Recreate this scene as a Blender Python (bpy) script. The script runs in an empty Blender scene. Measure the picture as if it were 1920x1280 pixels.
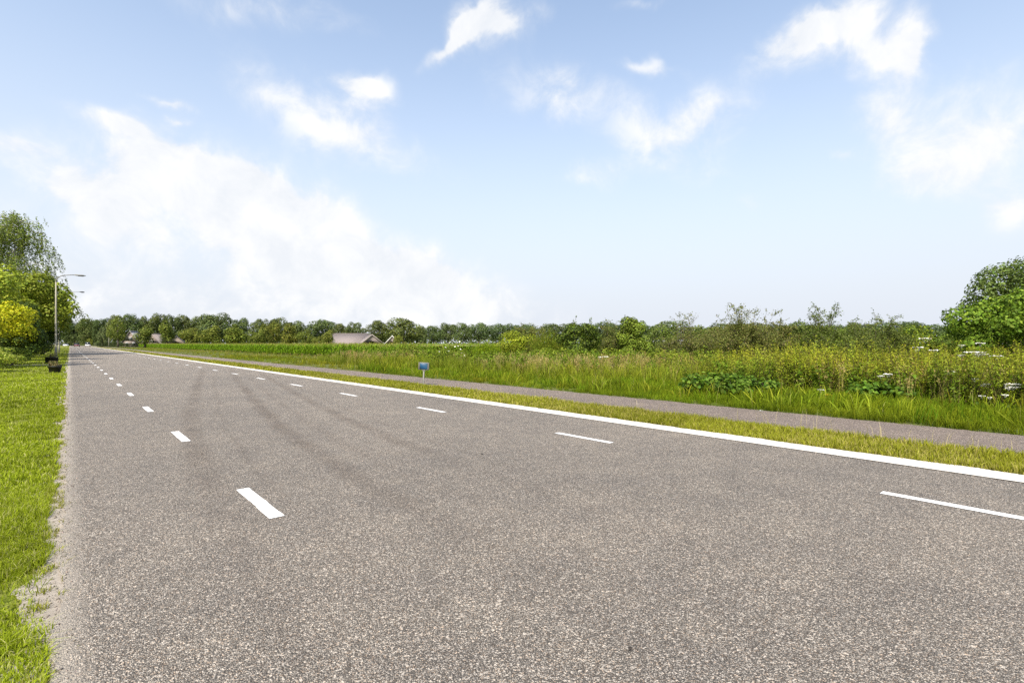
import bpy, math, random
import numpy as np
from mathutils import Vector, Matrix

# ------------------------------------------------------------------ camera, sky, sun, exposure
SC = bpy.context.scene
COL = SC.collection
R = math.radians
F_PX, CAM_H, YAW, HOR = 964.0, 1.3, R(40.7), 644.0        # focal length in px of a 1920 wide frame, eye height, yaw to the right of the road
CT, ST = math.cos(YAW), math.sin(YAW)

cam = bpy.data.cameras.new('camera'); cam_o = bpy.data.objects.new('camera', cam); COL.objects.link(cam_o)
cam_o.location = (0, 0, CAM_H + .022); cam_o.rotation_euler = (R(90), 0, -YAW)
cam.sensor_width = 36; cam.lens = F_PX / 1920 * 36; cam.shift_y = (HOR - 640) / 1920
cam.clip_start = 0.05; cam.clip_end = 6000
SC.camera = cam_o

SUN_EL, SUN_AZ = R(50), R(237)                            # azimuth clockwise from +Y (the road's direction)
sun_vec = Vector((math.sin(SUN_AZ) * math.cos(SUN_EL), math.cos(SUN_AZ) * math.cos(SUN_EL), math.sin(SUN_EL)))
sun = bpy.data.lights.new('sun', 'SUN'); sun.energy = 3.3; sun.angle = R(0.53); sun.color = (1.0, 0.93, 0.82)
sun_o = bpy.data.objects.new('sun', sun); COL.objects.link(sun_o)
sun_o.rotation_euler = (-sun_vec).to_track_quat('-Z', 'Y').to_euler(); sun_o.location = (-30, -10, 40)

SC.render.engine = 'CYCLES'
SC.cycles.use_denoising = False
SC.cycles.max_bounces = 6; SC.cycles.diffuse_bounces = 3; SC.cycles.glossy_bounces = 2; SC.cycles.transmission_bounces = 4
SC.cycles.transparent_max_bounces = 8; SC.cycles.caustics_reflective = False; SC.cycles.caustics_refractive = False
SC.view_settings.view_transform = 'Standard'; SC.view_settings.look = 'None'
SC.view_settings.exposure = 1.1; SC.view_settings.gamma = 1.0; SC.view_settings.use_curve_mapping = False

def pdir(u, v):                                           # world direction (azimuth, elevation) of a photo pixel: used for cloud positions only
    x, z, y = (u - 960) / F_PX, 1.0, (HOR - v) / F_PX
    wx, wy = x * CT + z * ST, -x * ST + z * CT
    return math.atan2(wx, wy), math.atan2(y, math.hypot(wx, wy))

class NT:
    """small helper around a node tree"""
    def __init__(s, tree): s.t = tree; s.n = tree.nodes; s.l = tree.links
    def put(s, sock, val):
        if val is None: return
        if hasattr(val, 'is_output') or isinstance(val, bpy.types.NodeSocket): s.l.new(val, sock)
        else:
            if hasattr(sock.default_value, '__len__') and not hasattr(val, '__len__'): val = (val,) * len(sock.default_value)
            if hasattr(sock.default_value, '__len__') and len(sock.default_value) == 4 and len(val) == 3: val = (*val, 1)
            sock.default_value = val
    def new(s, typ, ins=(), **attrs):
        n = s.n.new(typ)
        for k, v in attrs.items(): setattr(n, k, v)
        for k, v in (ins.items() if isinstance(ins, dict) else enumerate(ins)): s.put(n.inputs[k], v)
        return n
    def math(s, op, a, b=None, c=None, clamp=False):
        n = s.new('ShaderNodeMath', [x for x in (a, b, c) if x is not None], operation=op); n.use_clamp = clamp; return n.outputs[0]
    def mix(s, fac, a, b, blend='MIX'):
        n = s.n.new('ShaderNodeMix'); n.data_type = 'RGBA'; n.blend_type = blend
        s.put(n.inputs[0], fac); s.put(n.inputs[6], a); s.put(n.inputs[7], b); return n.outputs[2]
    def rng(s, v, a, b, c=0.0, d=1.0, smooth=False):
        n = s.n.new('ShaderNodeMapRange'); n.interpolation_type = 'SMOOTHSTEP' if smooth else 'LINEAR'
        for k, x in zip((0, 1, 2, 3, 4), (v, a, b, c, d)): s.put(n.inputs[k], x)
        return n.outputs[0]
    def noise(s, vec, scale, detail=3, rough=0.5, dist=0.0, out=0):
        n = s.new('ShaderNodeTexNoise', {'Vector': vec, 'Scale': scale, 'Detail': detail, 'Roughness': rough, 'Distortion': dist}); return n.outputs[out]

world = bpy.data.worlds.new('World'); SC.world = world; world.use_nodes = True
def build_world():
    g = NT(world.node_tree); bg = g.n['Background']
    sky = g.new('ShaderNodeTexSky', sky_type='NISHITA'); sky.sun_disc = False
    sky.sun_elevation = SUN_EL; sky.sun_rotation = SUN_AZ; sky.air_density = 1.0; sky.dust_density = 1.2; sky.ozone_density = 1.3
    tc = g.new('ShaderNodeTexCoord'); d = tc.outputs['Generated']
    xyz = g.new('ShaderNodeSeparateXYZ', [d])
    az = g.math('ARCTAN2', xyz.outputs[0], xyz.outputs[1]); el = g.math('ARCSINE', xyz.outputs[2])
    # billowy warp of the cloud outlines
    w1 = g.new('ShaderNodeTexNoise', {'Vector': d, 'Scale': 7.0, 'Detail': 4, 'Roughness': 0.55})
    ws = g.new('ShaderNodeSeparateXYZ', [w1.outputs['Color']])
    az = g.math('ADD', az, g.math('MULTIPLY', g.math('SUBTRACT', ws.outputs[0], 0.5), 0.16))
    el = g.math('ADD', el, g.math('MULTIPLY', g.math('SUBTRACT', ws.outputs[1], 0.5), 0.10))
    # cumulus where the photograph has them: u, v, radius u, radius v, tilt (deg, clockwise), strength
    blobs = [(350, 345, 190, 58, 10, 1.0), (490, 415, 180, 78, 26, 1.0), (640, 480, 200, 80, 25, 1.0), (820, 555, 190, 48, 14, .9),
             (185, 385, 110, 44, 32, .85), (330, 560, 540, 130, 4, .60),
             (625, 240, 180, 58, 18, .80), (676, 165, 58, 30, 8, .95), (195, 225, 80, 24, 12, .70), (325, 195, 38, 11, 10, .7), (338, 228, 26, 9, 0, .6),
             (925, 40, 72, 42, -12, 1.15), (850, 90, 55, 22, -35, .75), (1530, 58, 95, 40, -6, 1.15), (1620, 95, 50, 45, 40, .7), (1705, 72, 48, 66, -10, 1.1),
             (1050, 172, 125, 56, 10, .60), (1215, 120, 60, 14, 15, .5), (1320, 215, 135, 60, -5, .66), (1245, 300, 125, 52, 20, .50), (1120, 330, 60, 22, 15, .45),
             (1670, 210, 75, 95, -25, .66), (1840, 180, 120, 95, 0, .50), (1870, 270, 110, 62, 0, .58), (1740, 325, 95, 40, 10, .46), (1875, 380, 62, 46, 0, .72),
             (500, 25, 180, 40, 0, .42), (1580, 284, 30, 10, 0, .5), (1405, 378, 40, 28, 0, .4), (25, 285, 45, 26, 0, .5), (1200, 5, 60, 18, 0, .5)]
    tot = None
    for (u, v, ru, rv, tl, st) in blobs:
        a0, e0 = pdir(u, v); a1, e1 = pdir(u + ru, v); a2, e2 = pdir(u, v - rv)
        ra, re = max(1e-3, abs(a1 - a0)), max(1e-3, abs(e2 - e0)); t = R(tl); ct, st_ = math.cos(t), math.sin(t)
        da = g.math('SUBTRACT', az, a0); de = g.math('SUBTRACT', el, e0)
        p = g.math('MULTIPLY_ADD', da, ct / ra, g.math('MULTIPLY', de, -st_ / ra)); q = g.math('MULTIPLY_ADD', da, st_ / re, g.math('MULTIPLY', de, ct / re))
        r2 = g.math('MULTIPLY_ADD', p, p, g.math('MULTIPLY', q, q))
        f = g.math('MULTIPLY', g.math('POWER', 2.718, g.math('MULTIPLY', r2, -0.95)), st)
        tot = f if tot is None else g.math('ADD', tot, f)
    n1 = g.noise(d, 12.0, 9, 0.62, 0.35); n2 = g.noise(d, 2.6, 5, 0.55, 0.3)
    wisps = g.rng(n2, 0.56, 0.80, 0.0, 0.45)
    wisps = g.math('MULTIPLY', wisps, g.rng(g.noise(d, 5.5, 4, 0.6), 0.42, 0.62))
    m = g.math('ADD', g.math('MULTIPLY', tot, g.rng(n1, 0.28, 0.64, 0.18, 1.30)), wisps)
    m = g.math('ADD', m, g.math('MULTIPLY', g.math('MAXIMUM', g.math('SUBTRACT', tot, 0.62), 0.0), 0.9))
    mask = g.rng(m, 0.08, 0.98, 0.0, 1.0, True)
    hz = g.math('DIVIDE', g.math('MAXIMUM', xyz.outputs[2], 0.0), 0.40)
    haze = g.math('POWER', 2.718, g.math('MULTIPLY', g.math('MULTIPLY', hz, hz), -1.0))
    base = g.mix(g.math('MULTIPLY', haze, 0.99), g.mix(1.0, sky.outputs[0], (1.02, 0.955, 0.865), 'MULTIPLY'), (2.42, 2.57, 2.86))
    body = g.mix(g.rng(n1, 0.35, 0.7), (2.75, 2.85, 3.0), (3.35, 3.33, 3.3))
    col = g.mix(g.math('MULTIPLY', mask, 0.95), base, body)
    g.put(bg.inputs[0], col); bg.inputs[1].default_value = 0.15
build_world()

# ------------------------------------------------------------------ helpers
def P(u, z, X=None):
    """ground point seen in photo column u at depth z (metres in front of the lens)"""
    x = (u - 960) / F_PX * z
    return np.array((x * CT + z * ST, -x * ST + z * CT, 0.0))
def height(v, z): return CAM_H + .022 + (HOR - v) * z / F_PX
def pxm(n, z): return n * z / F_PX

class MB:
    def __init__(s): s.V, s.F3, s.F4, s.C, s.n = [], [], [], [], 0
    def add(s, V, F3=None, F4=None, C=(0.5, 0.5, 0.5)):
        V = np.asarray(V, float).reshape(-1, 3)
        if F3 is not None and len(F3): s.F3.append(np.asarray(F3, np.int64).reshape(-1, 3) + s.n)
        if F4 is not None and len(F4): s.F4.append(np.asarray(F4, np.int64).reshape(-1, 4) + s.n)
        C = np.asarray(C, float); s.C.append(np.broadcast_to(C, (len(V), 3)) if C.ndim == 1 else C)
        s.V.append(V); s.n += len(V); return s
    def arrays(s):
        V = np.concatenate(s.V) if s.V else np.zeros((0, 3)); C = np.concatenate(s.C) if s.C else np.zeros((0, 3))
        F3 = np.concatenate(s.F3) if s.F3 else np.zeros((0, 3), np.int64); F4 = np.concatenate(s.F4) if s.F4 else np.zeros((0, 4), np.int64)
        return V, F3, F4, C
    def merge(s, o):
        s.add(*o.arrays()[:3], o.arrays()[3]); return s
    def mesh(s, name, mat, smooth=False):
        V, F3, F4, C = s.arrays()
        me = bpy.data.meshes.new(name)
        me.vertices.add(len(V)); me.vertices.foreach_set('co', V.astype(np.float32).ravel())
        loops = np.concatenate([F3.ravel(), F4.ravel()]).astype(np.int32)
        starts = np.concatenate([np.arange(len(F3)) * 3, len(F3) * 3 + np.arange(len(F4)) * 4]).astype(np.int32)
        me.loops.add(len(loops)); me.loops.foreach_set('vertex_index', loops)
        me.polygons.add(len(starts)); me.polygons.foreach_set('loop_start', starts)
        me.update(calc_edges=True)
        a = me.color_attributes.new('Col', 'FLOAT_COLOR', 'POINT')
        a.data.foreach_set('color', np.concatenate([C, np.ones((len(C), 1))], 1).astype(np.float32).ravel())
        if smooth: me.polygons.foreach_set('use_smooth', np.ones(len(starts), bool))
        me.materials.append(mat); return me
    def build(s, name, mat, parent=None, smooth=False, loc=None):
        o = link(name, s.mesh(name, mat, smooth), parent, loc)
        if parent is not None and name in ('foliage', 'stems', 'stem', 'canes', 'branches', 'twigs', 'leaf', 'plant', 'crown', 'flower_head'): o['kind'] = 'stuff'   # leaves and twigs too small to pick apart
        return o

def link(name, data, parent=None, loc=None):
    o = bpy.data.objects.new(name, data); COL.objects.link(o)
    if parent: o.parent = parent
    if loc is not None: o.location = loc
    return o
def tag(o, label=None, cat=None, group=None, kind=None):
    for k, v in (('label', label), ('category', cat), ('group', group), ('kind', kind)):
        if v: o[k] = v
    return o
def thing(name, label, cat, loc=(0, 0, 0), rz=0.0, group=None):
    o = bpy.data.objects.new(name, None); COL.objects.link(o); o.location = loc; o.rotation_euler.z = rz; o.empty_display_size = 0.2
    return tag(o, label, cat, group)

def unit(a): return a / np.maximum(np.linalg.norm(a, axis=-1, keepdims=True), 1e-9)
def sph(rng, n): return unit(rng.normal(size=(n, 3)))

def leaves(mb, Pn, N, size, col, rng, aspect=0.6, fold=0.18, droop=0.0):
    """leaf blades: four corner leaf shapes folded along the midrib, facing about N"""
    n = len(Pn); size = np.broadcast_to(size, (n,)).reshape(-1, 1)
    N = unit(N); T = rng.normal(size=(n, 3)); T[:, 2] -= droop; T = unit(T - (T * N).sum(1, keepdims=True) * N); B = np.cross(N, T)
    V = np.stack([Pn - T * size * .5, Pn + B * size * aspect * .5 + N * size * fold * .5 - T * size * .05, Pn + T * size * .5, Pn - B * size * aspect * .5 + N * size * fold * .5 - T * size * .05], 1).reshape(-1, 3)
    mb.add(V, None, np.arange(n * 4).reshape(-1, 4), np.repeat(col, 4, 0))
def jit(rng, cols, n, amt=0.18, w=None):
    cols = np.asarray(cols, float); c = cols[rng.choice(len(cols), n, p=w)]
    return np.clip(c * (1 + rng.normal(size=(n, 1)) * amt) * (1 + rng.normal(size=(n, 3)) * amt * .25), .004, .85)
def tube(mb, pts, rad, sides=6, col=(.1, .08, .06), cap=True):
    pts = np.asarray(pts, float); k = len(pts); rad = np.broadcast_to(rad, (k,))
    d = unit(np.gradient(pts, axis=0)); up = np.array((0, 0, 1.0)) if abs(d[0][2]) < .9 else np.array((1.0, 0, 0))
    a = unit(np.cross(d, up)); b = np.cross(d, a); th = np.arange(sides) / sides * 2 * math.pi
    V = (pts[:, None] + (a[:, None] * np.cos(th)[None, :, None] + b[:, None] * np.sin(th)[None, :, None]) * rad[:, None, None]).reshape(-1, 3)
    i = np.arange(k - 1)[:, None] * sides; j = np.arange(sides)[None]; jn = (j + 1) % sides
    F = np.stack([i + j, i + jn, i + sides + jn, i + sides + j], -1).reshape(-1, 4)
    F3 = []
    if cap:
        V = np.concatenate([V, pts[:1], pts[-1:]]); c0, c1 = k * sides, k * sides + 1; o = (k - 1) * sides
        F3 = [(c0, (q + 1) % sides, q) for q in range(sides)] + [(c1, o + q, o + (q + 1) % sides) for q in range(sides)]
    mb.add(V, F3, F, col)
def box(mb, lo, hi, col=(.5, .5, .5), bev=0.0, M=None):
    lo, hi = np.asarray(lo, float), np.asarray(hi, float)
    if bev <= 0:
        V = np.array([(x, y, z) for z in (lo[2], hi[2]) for y in (lo[1], hi[1]) for x in (lo[0], hi[0])])
        F = [(0, 2, 3, 1), (4, 5, 7, 6), (0, 1, 5, 4), (2, 6, 7, 3), (0, 4, 6, 2), (1, 3, 7, 5)]
        F3 = []
    else:                                                  # chamfered box: 24 corners
        V, idx = [], {}
        for sx in (0, 1):
            for sy in (0, 1):
                for sz in (0, 1):
                    c = np.array(((lo, hi)[sx][0], (lo, hi)[sy][1], (lo, hi)[sz][2])); s = np.array((1 - 2 * sx, 1 - 2 * sy, 1 - 2 * sz)) * bev
                    for ax in range(3):
                        p = c + s; p[ax] = c[ax]; idx[(sx, sy, sz, ax)] = len(V); V.append(p)
        F, F3 = [], []
        for ax in range(3):
            b, c = (ax + 1) % 3, (ax + 2) % 3
            for s in (0, 1):
                q = []
                for (m, n_) in ((0, 0), (1, 0), (1, 1), (0, 1)):
                    k = [0, 0, 0]; k[ax] = s; k[b] = m; k[c] = n_; q.append(idx[(*k, ax)])
                F.append(q if s else q[::-1])
            for m in (0, 1):
                for n_ in (0, 1):                          # edge along ax
                    q = []
                    for s, a2 in ((0, b), (1, b), (1, c), (0, c)):
                        k = [0, 0, 0]; k[ax] = s; k[b] = m; k[c] = n_; q.append(idx[(*k, a2)])
                    F.append(q)
        for k in [(x, y, z) for x in (0, 1) for y in (0, 1) for z in (0, 1)]: F3.append([idx[(*k, a)] for a in range(3)])
        V = np.array(V)
    if M is not None: V = V @ np.array(M)[:3, :3].T + np.array(M)[:3, 3]
    mb.add(V, F3, F, col); return mb
def extrude(mb, prof, y0, y1, col=(.5, .5, .5)):
    """closed profile in x,z extruded along y"""
    n = len(prof); V = [(x, y0, z) for x, z in prof] + [(x, y1, z) for x, z in prof]
    F4 = [(i, (i + 1) % n, n + (i + 1) % n, n + i) for i in range(n)]
    cx, cz = np.mean([p[0] for p in prof]), np.mean([p[1] for p in prof]); V += [(cx, y0, cz), (cx, y1, cz)]
    F3 = [(2 * n, (i + 1) % n, i) for i in range(n)] + [(2 * n + 1, n + i, n + (i + 1) % n) for i in range(n)]
    mb.add(V, F3, F4, col); return mb
def scatter(mb, protos, pos, rng, smin=.8, smax=1.2, tilt=.08, cj=.12, scale=None, tint=None):
    """copies of prototype plants merged into one mass"""
    n = len(pos); which = rng.integers(0, len(protos), n)
    yaw = rng.uniform(0, 2 * math.pi, n); s = rng.uniform(smin, smax, n) * (1 if scale is None else scale)
    tx, ty = rng.normal(size=n) * tilt, rng.normal(size=n) * tilt
    cm = 1 + rng.normal(size=(n, 1)) * cj + rng.normal(size=(n, 3)) * cj * .3
    if tint is not None: cm = cm * tint
    for k, pr in enumerate(protos):
        V, F3, F4, C = pr; ix = np.nonzero(which == k)[0]
        if not len(ix): continue
        c, sn = np.cos(yaw[ix])[:, None], np.sin(yaw[ix])[:, None]
        x = (V[None, :, 0] * c - V[None, :, 1] * sn) * s[ix][:, None]; y = (V[None, :, 0] * sn + V[None, :, 1] * c) * s[ix][:, None]; z = V[None, :, 2] * s[ix][:, None]
        x = x + z * tx[ix][:, None]; y = y + z * ty[ix][:, None]
        W = np.stack([x + pos[ix, 0:1], y + pos[ix, 1:2], z + pos[ix, 2:3]], -1).reshape(-1, 3)
        off = (np.arange(len(ix)) * len(V))[:, None, None]
        mb.add(W, (F3[None] + off).reshape(-1, 3) if len(F3) else None, (F4[None] + off).reshape(-1, 4) if len(F4) else None,
               np.clip((C[None] * cm[ix][:, None]).reshape(-1, 3), .004, .85))
def blades(mb, pos, h, w, rng, base, tip, bend=.45):
    """grass blades: two segments bending to a point"""
    n = len(pos); a = rng.uniform(0, 2 * math.pi, n); d = np.stack([np.cos(a), np.sin(a), np.zeros(n)], 1)
    f = rng.uniform(0, 2 * math.pi, n); s = np.stack([np.cos(f), np.sin(f), np.zeros(n)], 1)
    h = np.broadcast_to(h, (n,))[:, None]; w = np.broadcast_to(w, (n,))[:, None]; b = np.abs(rng.normal(size=(n, 1))) * bend
    up = np.array((0, 0, 1.0)); m = pos + up * h * .55 + d * h * b * .35; t = pos + up * h * (1 - .35 * np.minimum(b, 1.2)) + d * h * b
    V = np.stack([pos - s * w * .5, pos + s * w * .5, m + s * w * .42, m - s * w * .42, t], 1).reshape(-1, 3)
    i = (np.arange(n) * 5)[:, None]
    C = np.stack([base, base, (base + tip) / 2, (base + tip) / 2, tip], 1).reshape(-1, 3)
    mb.add(V, i + np.array([[3, 2, 4]]), i + np.array([[0, 1, 2, 3]]), np.clip(C, .004, .85))
def vnoise(x, y, s, seed=0):
    """smooth value noise for densities and patches"""
    rs = np.random.default_rng(seed); T = rs.random((64, 64)); X, Y = np.asarray(x) * s, np.asarray(y) * s
    i, j = np.floor(X).astype(int), np.floor(Y).astype(int); fx, fy = X - i, Y - j; fx, fy = fx * fx * (3 - 2 * fx), fy * fy * (3 - 2 * fy)
    g = lambda a, b: T[a % 64, b % 64]
    return (g(i, j) * (1 - fx) + g(i + 1, j) * fx) * (1 - fy) + (g(i, j + 1) * (1 - fx) + g(i + 1, j + 1) * fx) * fy

# ------------------------------------------------------------------ materials
def mat(name):
    m = bpy.data.materials.new(name); m.use_nodes = True; g = NT(m.node_tree); return m, g, g.n['Principled BSDF']
def plain(name, col, rough=.6, metal=0.0, var=.12, scale=6.0, bump=0.0):
    m, g, b = mat(name); tc = g.new('ShaderNodeTexCoord').outputs['Object']
    n = g.noise(tc, scale, 5, .6); c = g.mix(n, tuple(x * (1 - var * 1.6) for x in col), tuple(min(.9, x * (1 + var * 1.6)) for x in col))
    g.put(b.inputs['Base Color'], c); b.inputs['Roughness'].default_value = rough; b.inputs['Metallic'].default_value = metal
    if bump: g.put(b.inputs['Normal'], g.new('ShaderNodeBump', {'Strength': bump, 'Distance': .02, 'Height': g.noise(tc, scale * 6, 4)}).outputs[0])
    return m
def foliage(name, trans=.34, rough=.6, spec=.10):
    m, g, b = mat(name)
    a = g.new('ShaderNodeVertexColor'); a.layer_name = 'Col'
    oi = g.new('ShaderNodeObjectInfo'); c = g.mix(1.0, a.outputs[0], oi.outputs['Color'], 'MULTIPLY')
    g.put(b.inputs['Base Color'], c); b.inputs['Roughness'].default_value = rough; b.inputs['Specular IOR Level'].default_value = spec
    tr = g.new('ShaderNodeBsdfTranslucent', [g.mix(1.0, c, (1.15, 1.1, .6), 'MULTIPLY')])
    mx = g.new('ShaderNodeMixShader', [trans, b.outputs[0], tr.outputs[0]]); g.put(g.n['Material Output'].inputs[0], mx.outputs[0]); return m
M_LEAF = foliage('leaf'); M_TREE = foliage('tree_leaf', .24, .6, .12); M_GRASS = foliage('grass_blade', .34, .65, .08); M_BARK = None
def bark(name, a, b_):
    m, g, b = mat(name); tc = g.new('ShaderNodeTexCoord').outputs['Object']
    mp = g.new('ShaderNodeMapping', {'Vector': tc, 'Scale': (6, 6, 1.2)}).outputs[0]; n = g.noise(mp, 3, 6, .65)
    g.put(b.inputs['Base Color'], g.mix(g.rng(n, .35, .65), a, b_)); b.inputs['Roughness'].default_value = .9
    g.put(b.inputs['Normal'], g.new('ShaderNodeBump', {'Strength': .6, 'Distance': .03, 'Height': n}).outputs[0]); return m
M_BARK = bark('bark', (.05, .04, .03), (.16, .13, .10)); M_BIRCH = bark('birch_bark', (.10, .09, .08), (.62, .60, .56))

def asphalt(name, dark, light, tint, stone=115.0, tracks=False):
    m, g, b = mat(name); tc = g.new('ShaderNodeTexCoord').outputs['Object']; xyz = g.new('ShaderNodeSeparateXYZ', [tc])
    vo = g.new('ShaderNodeTexVoronoi', {'Vector': tc, 'Scale': stone, 'Randomness': 1.0}, feature='F1')
    ve = g.new('ShaderNodeTexVoronoi', {'Vector': tc, 'Scale': stone * .8, 'Randomness': 1.0}, feature='F1')
    cs = g.new('ShaderNodeSeparateColor', [vo.outputs['Color']]); cs2 = g.new('ShaderNodeSeparateColor', [ve.outputs['Color']])
    val = g.math('POWER', cs.outputs[0], 1.7)
    gap = g.rng(vo.outputs['Distance'], .28, .62, 1.0, .12)
    patch = g.noise(tc, .35, 5, .6); fine = g.noise(tc, 2.2, 6, .7); spk = g.noise(tc, 14, 3, .6)
    v = g.math('MULTIPLY', g.math('MULTIPLY_ADD', val, .8, .2), gap)
    v = g.math('ADD', v, g.math('MULTIPLY', g.rng(cs2.outputs[1], .84, 1.0), .8))
    c = g.mix(v, dark, light)
    c = g.mix(g.math('MULTIPLY', g.rng(cs.outputs[1], .72, 1.0), .55), c, g.mix(1.0, c, tint, 'MULTIPLY'))       # rusty and sandy chips
    c = g.mix(g.rng(patch, .35, .68), g.mix(1.0, c, (.88, .875, .87), 'MULTIPLY'), g.mix(1.0, c, (1.08, 1.06, 1.03), 'MULTIPLY'))
    c = g.mix(g.rng(fine, .35, .7), g.mix(1.0, c, (.86, .86, .87), 'MULTIPLY'), g.mix(1.0, c, (1.08, 1.07, 1.05), 'MULTIPLY'))
    c = g.mix(g.rng(spk, .66, .78), c, g.mix(1.0, c, (.72, .69, .66), 'MULTIPLY'))
    if tracks:                                               # rubber left by turning tyres
        yy = g.math('SUBTRACT', xyz.outputs[1], 3.0); wob = g.math('MULTIPLY', g.math('SUBTRACT', g.noise(tc, .5, 2), .5), .5)
        dark_t = None
        y6 = g.math('SUBTRACT', xyz.outputs[1], 6.0); swing = g.math('MULTIPLY', g.math('ADD', g.math('SQRT', g.math('MULTIPLY_ADD', y6, y6, 25.0)), y6), .095)
        for x0, wd, st in ((.55, .17, .75), (1.75, .16, .95), (2.85, .14, .75), (2.2, .10, .35), (1.0, .06, .4), (3.2, .05, .4)):
            dd = g.math('DIVIDE', g.math('ABSOLUTE', g.math('ADD', g.math('SUBTRACT', g.math('SUBTRACT', xyz.outputs[0], swing), x0), g.math('MULTIPLY', wob, .45))), wd)
            f = g.math('MULTIPLY', g.rng(dd, .1, 1.35, st, 0.0, True), g.rng(g.noise(tc, .8, 4, .65), .34, .60, .25, 1))
            f = g.math('MULTIPLY', f, g.math('MULTIPLY', g.rng(xyz.outputs[1], 1.0, 7.0), g.rng(xyz.outputs[1], 36.0, 22.0)))
            dark_t = f if dark_t is None else g.math('ADD', dark_t, f, clamp=True)
        c = g.mix(dark_t, c, g.mix(1.0, c, (.71, .67, .64), 'MULTIPLY'))
        dust = g.math('MULTIPLY', g.rng(g.math('ADD', xyz.outputs[0], g.math('MULTIPLY', fine, .22)), .22, .02, 0.0, 1.0), g.rng(g.math('ADD', g.noise(tc, 45, 4, .7), g.math('MULTIPLY', g.rng(xyz.outputs[0], .12, -.06), .3)), .45, .68, 0, 1))
        c = g.mix(dust, c, (.38, .335, .275))
    g.put(b.inputs['Base Color'], c); b.inputs['Roughness'].default_value = .82; b.inputs['Specular IOR Level'].default_value = .35
    hgt = g.math('MULTIPLY_ADD', vo.outputs['Distance'], -1.0, g.math('MULTIPLY', cs.outputs[2], .6))
    g.put(b.inputs['Normal'], g.new('ShaderNodeBump', {'Strength': .9, 'Distance': .008, 'Height': hgt}).outputs[0]); return m
M_ROAD = asphalt('road_asphalt', (.058, .051, .043), (.61, .55, .47), (1.15, .88, .66), 152, True)
M_PATH = asphalt('path_asphalt', (.075, .06, .05), (.50, .42, .355), (1.1, .85, .72), 120)

def ground_mat(name, a, b_, c_, s1=.5, s2=9.0, bump=.5):
    m, g, b = mat(name); tc = g.new('ShaderNodeTexCoord').outputs['Object']
    n1 = g.noise(tc, s1, 6, .65); n2 = g.noise(tc, s2, 6, .7); n3 = g.noise(tc, s2 * 7, 3, .6)
    c = g.mix(g.rng(n1, .36, .64), a, b_); c = g.mix(g.rng(n2, .42, .66), c, c_); c = g.mix(g.rng(n3, .3, .7), g.mix(1, c, (.65, .65, .65), 'MULTIPLY'), g.mix(1, c, (1.2, 1.2, 1.2), 'MULTIPLY'))
    g.put(b.inputs['Base Color'], c); b.inputs['Roughness'].default_value = .95; b.inputs['Specular IOR Level'].default_value = .1
    g.put(b.inputs['Normal'], g.new('ShaderNodeBump', {'Strength': bump, 'Distance': .05, 'Height': g.math('ADD', n2, g.math('MULTIPLY', n3, .5))}).outputs[0]); return m
M_GROUND = ground_mat('meadow_ground', (.075, .105, .022), (.115, .13, .03), (.13, .12, .045), .05, 1.5)
M_LAWN = ground_mat('lawn_ground', (.13, .17, .015), (.17, .205, .02), (.21, .19, .06), .8, 9)
M_VERGE = ground_mat('verge_ground', (.14, .155, .018), (.18, .18, .03), (.22, .19, .06), .8, 9)
M_SAND = ground_mat('sand', (.34, .30, .25), (.42, .375, .315), (.28, .245, .20), 2.5, 22, .4)
M_SOIL = ground_mat('soil', (.07, .05, .035), (.10, .075, .05), (.05, .04, .03), 2, 12)
def paint(name, col, chip=.70):
    m, g, b = mat(name); tc = g.new('ShaderNodeTexCoord').outputs['Object']
    n = g.noise(tc, 60, 5, .75); n2 = g.noise(tc, 3, 4, .6)
    c = g.mix(n2, tuple(x * .90 for x in col), col); c = g.mix(g.rng(g.math('ADD', n, g.math('MULTIPLY', n2, .12)), chip, chip + .05), c, (.22, .20, .18))
    g.put(b.inputs['Base Color'], c); b.inputs['Roughness'].default_value = .7
    g.put(b.inputs['Normal'], g.new('ShaderNodeBump', {'Strength': .25, 'Distance': .004, 'Height': g.noise(tc, 150, 3)}).outputs[0]); return m
M_PAINT = paint('marking_paint', (.72, .715, .69), .64); M_BAND = paint('concrete_band', (.64, .60, .53), .68)
M_STEEL = plain('galvanised_steel', (.20, .195, .17), .7, 0, .12, 9); M_POLE = plain('weathered_pole', (.30, .28, .21), .75, 0, .15, 3)
M_BLUE = plain('blue_enamel', (.010, .060, .120), .4, 0, .18, 12); M_FRAME = plain('pale_metal_frame', (.13, .13, .11), .7, 0, .12, 14)
M_TUB = plain('black_plastic', (.012, .012, .013), .5, 0, .2, 8); M_BOX = plain('dark_stained_box', (.022, .02, .024), .6, 0, .2, 8)
M_BROWN = plain('brown_tub', (.05, .035, .025), .7, 0, .2, 8)
M_WHITE = plain('white_petals', (.78, .77, .70), .7, 0, .05, 30); M_YELLOW = plain('yellow_petals', (.62, .45, .02), .7, 0, .1, 30)

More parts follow.
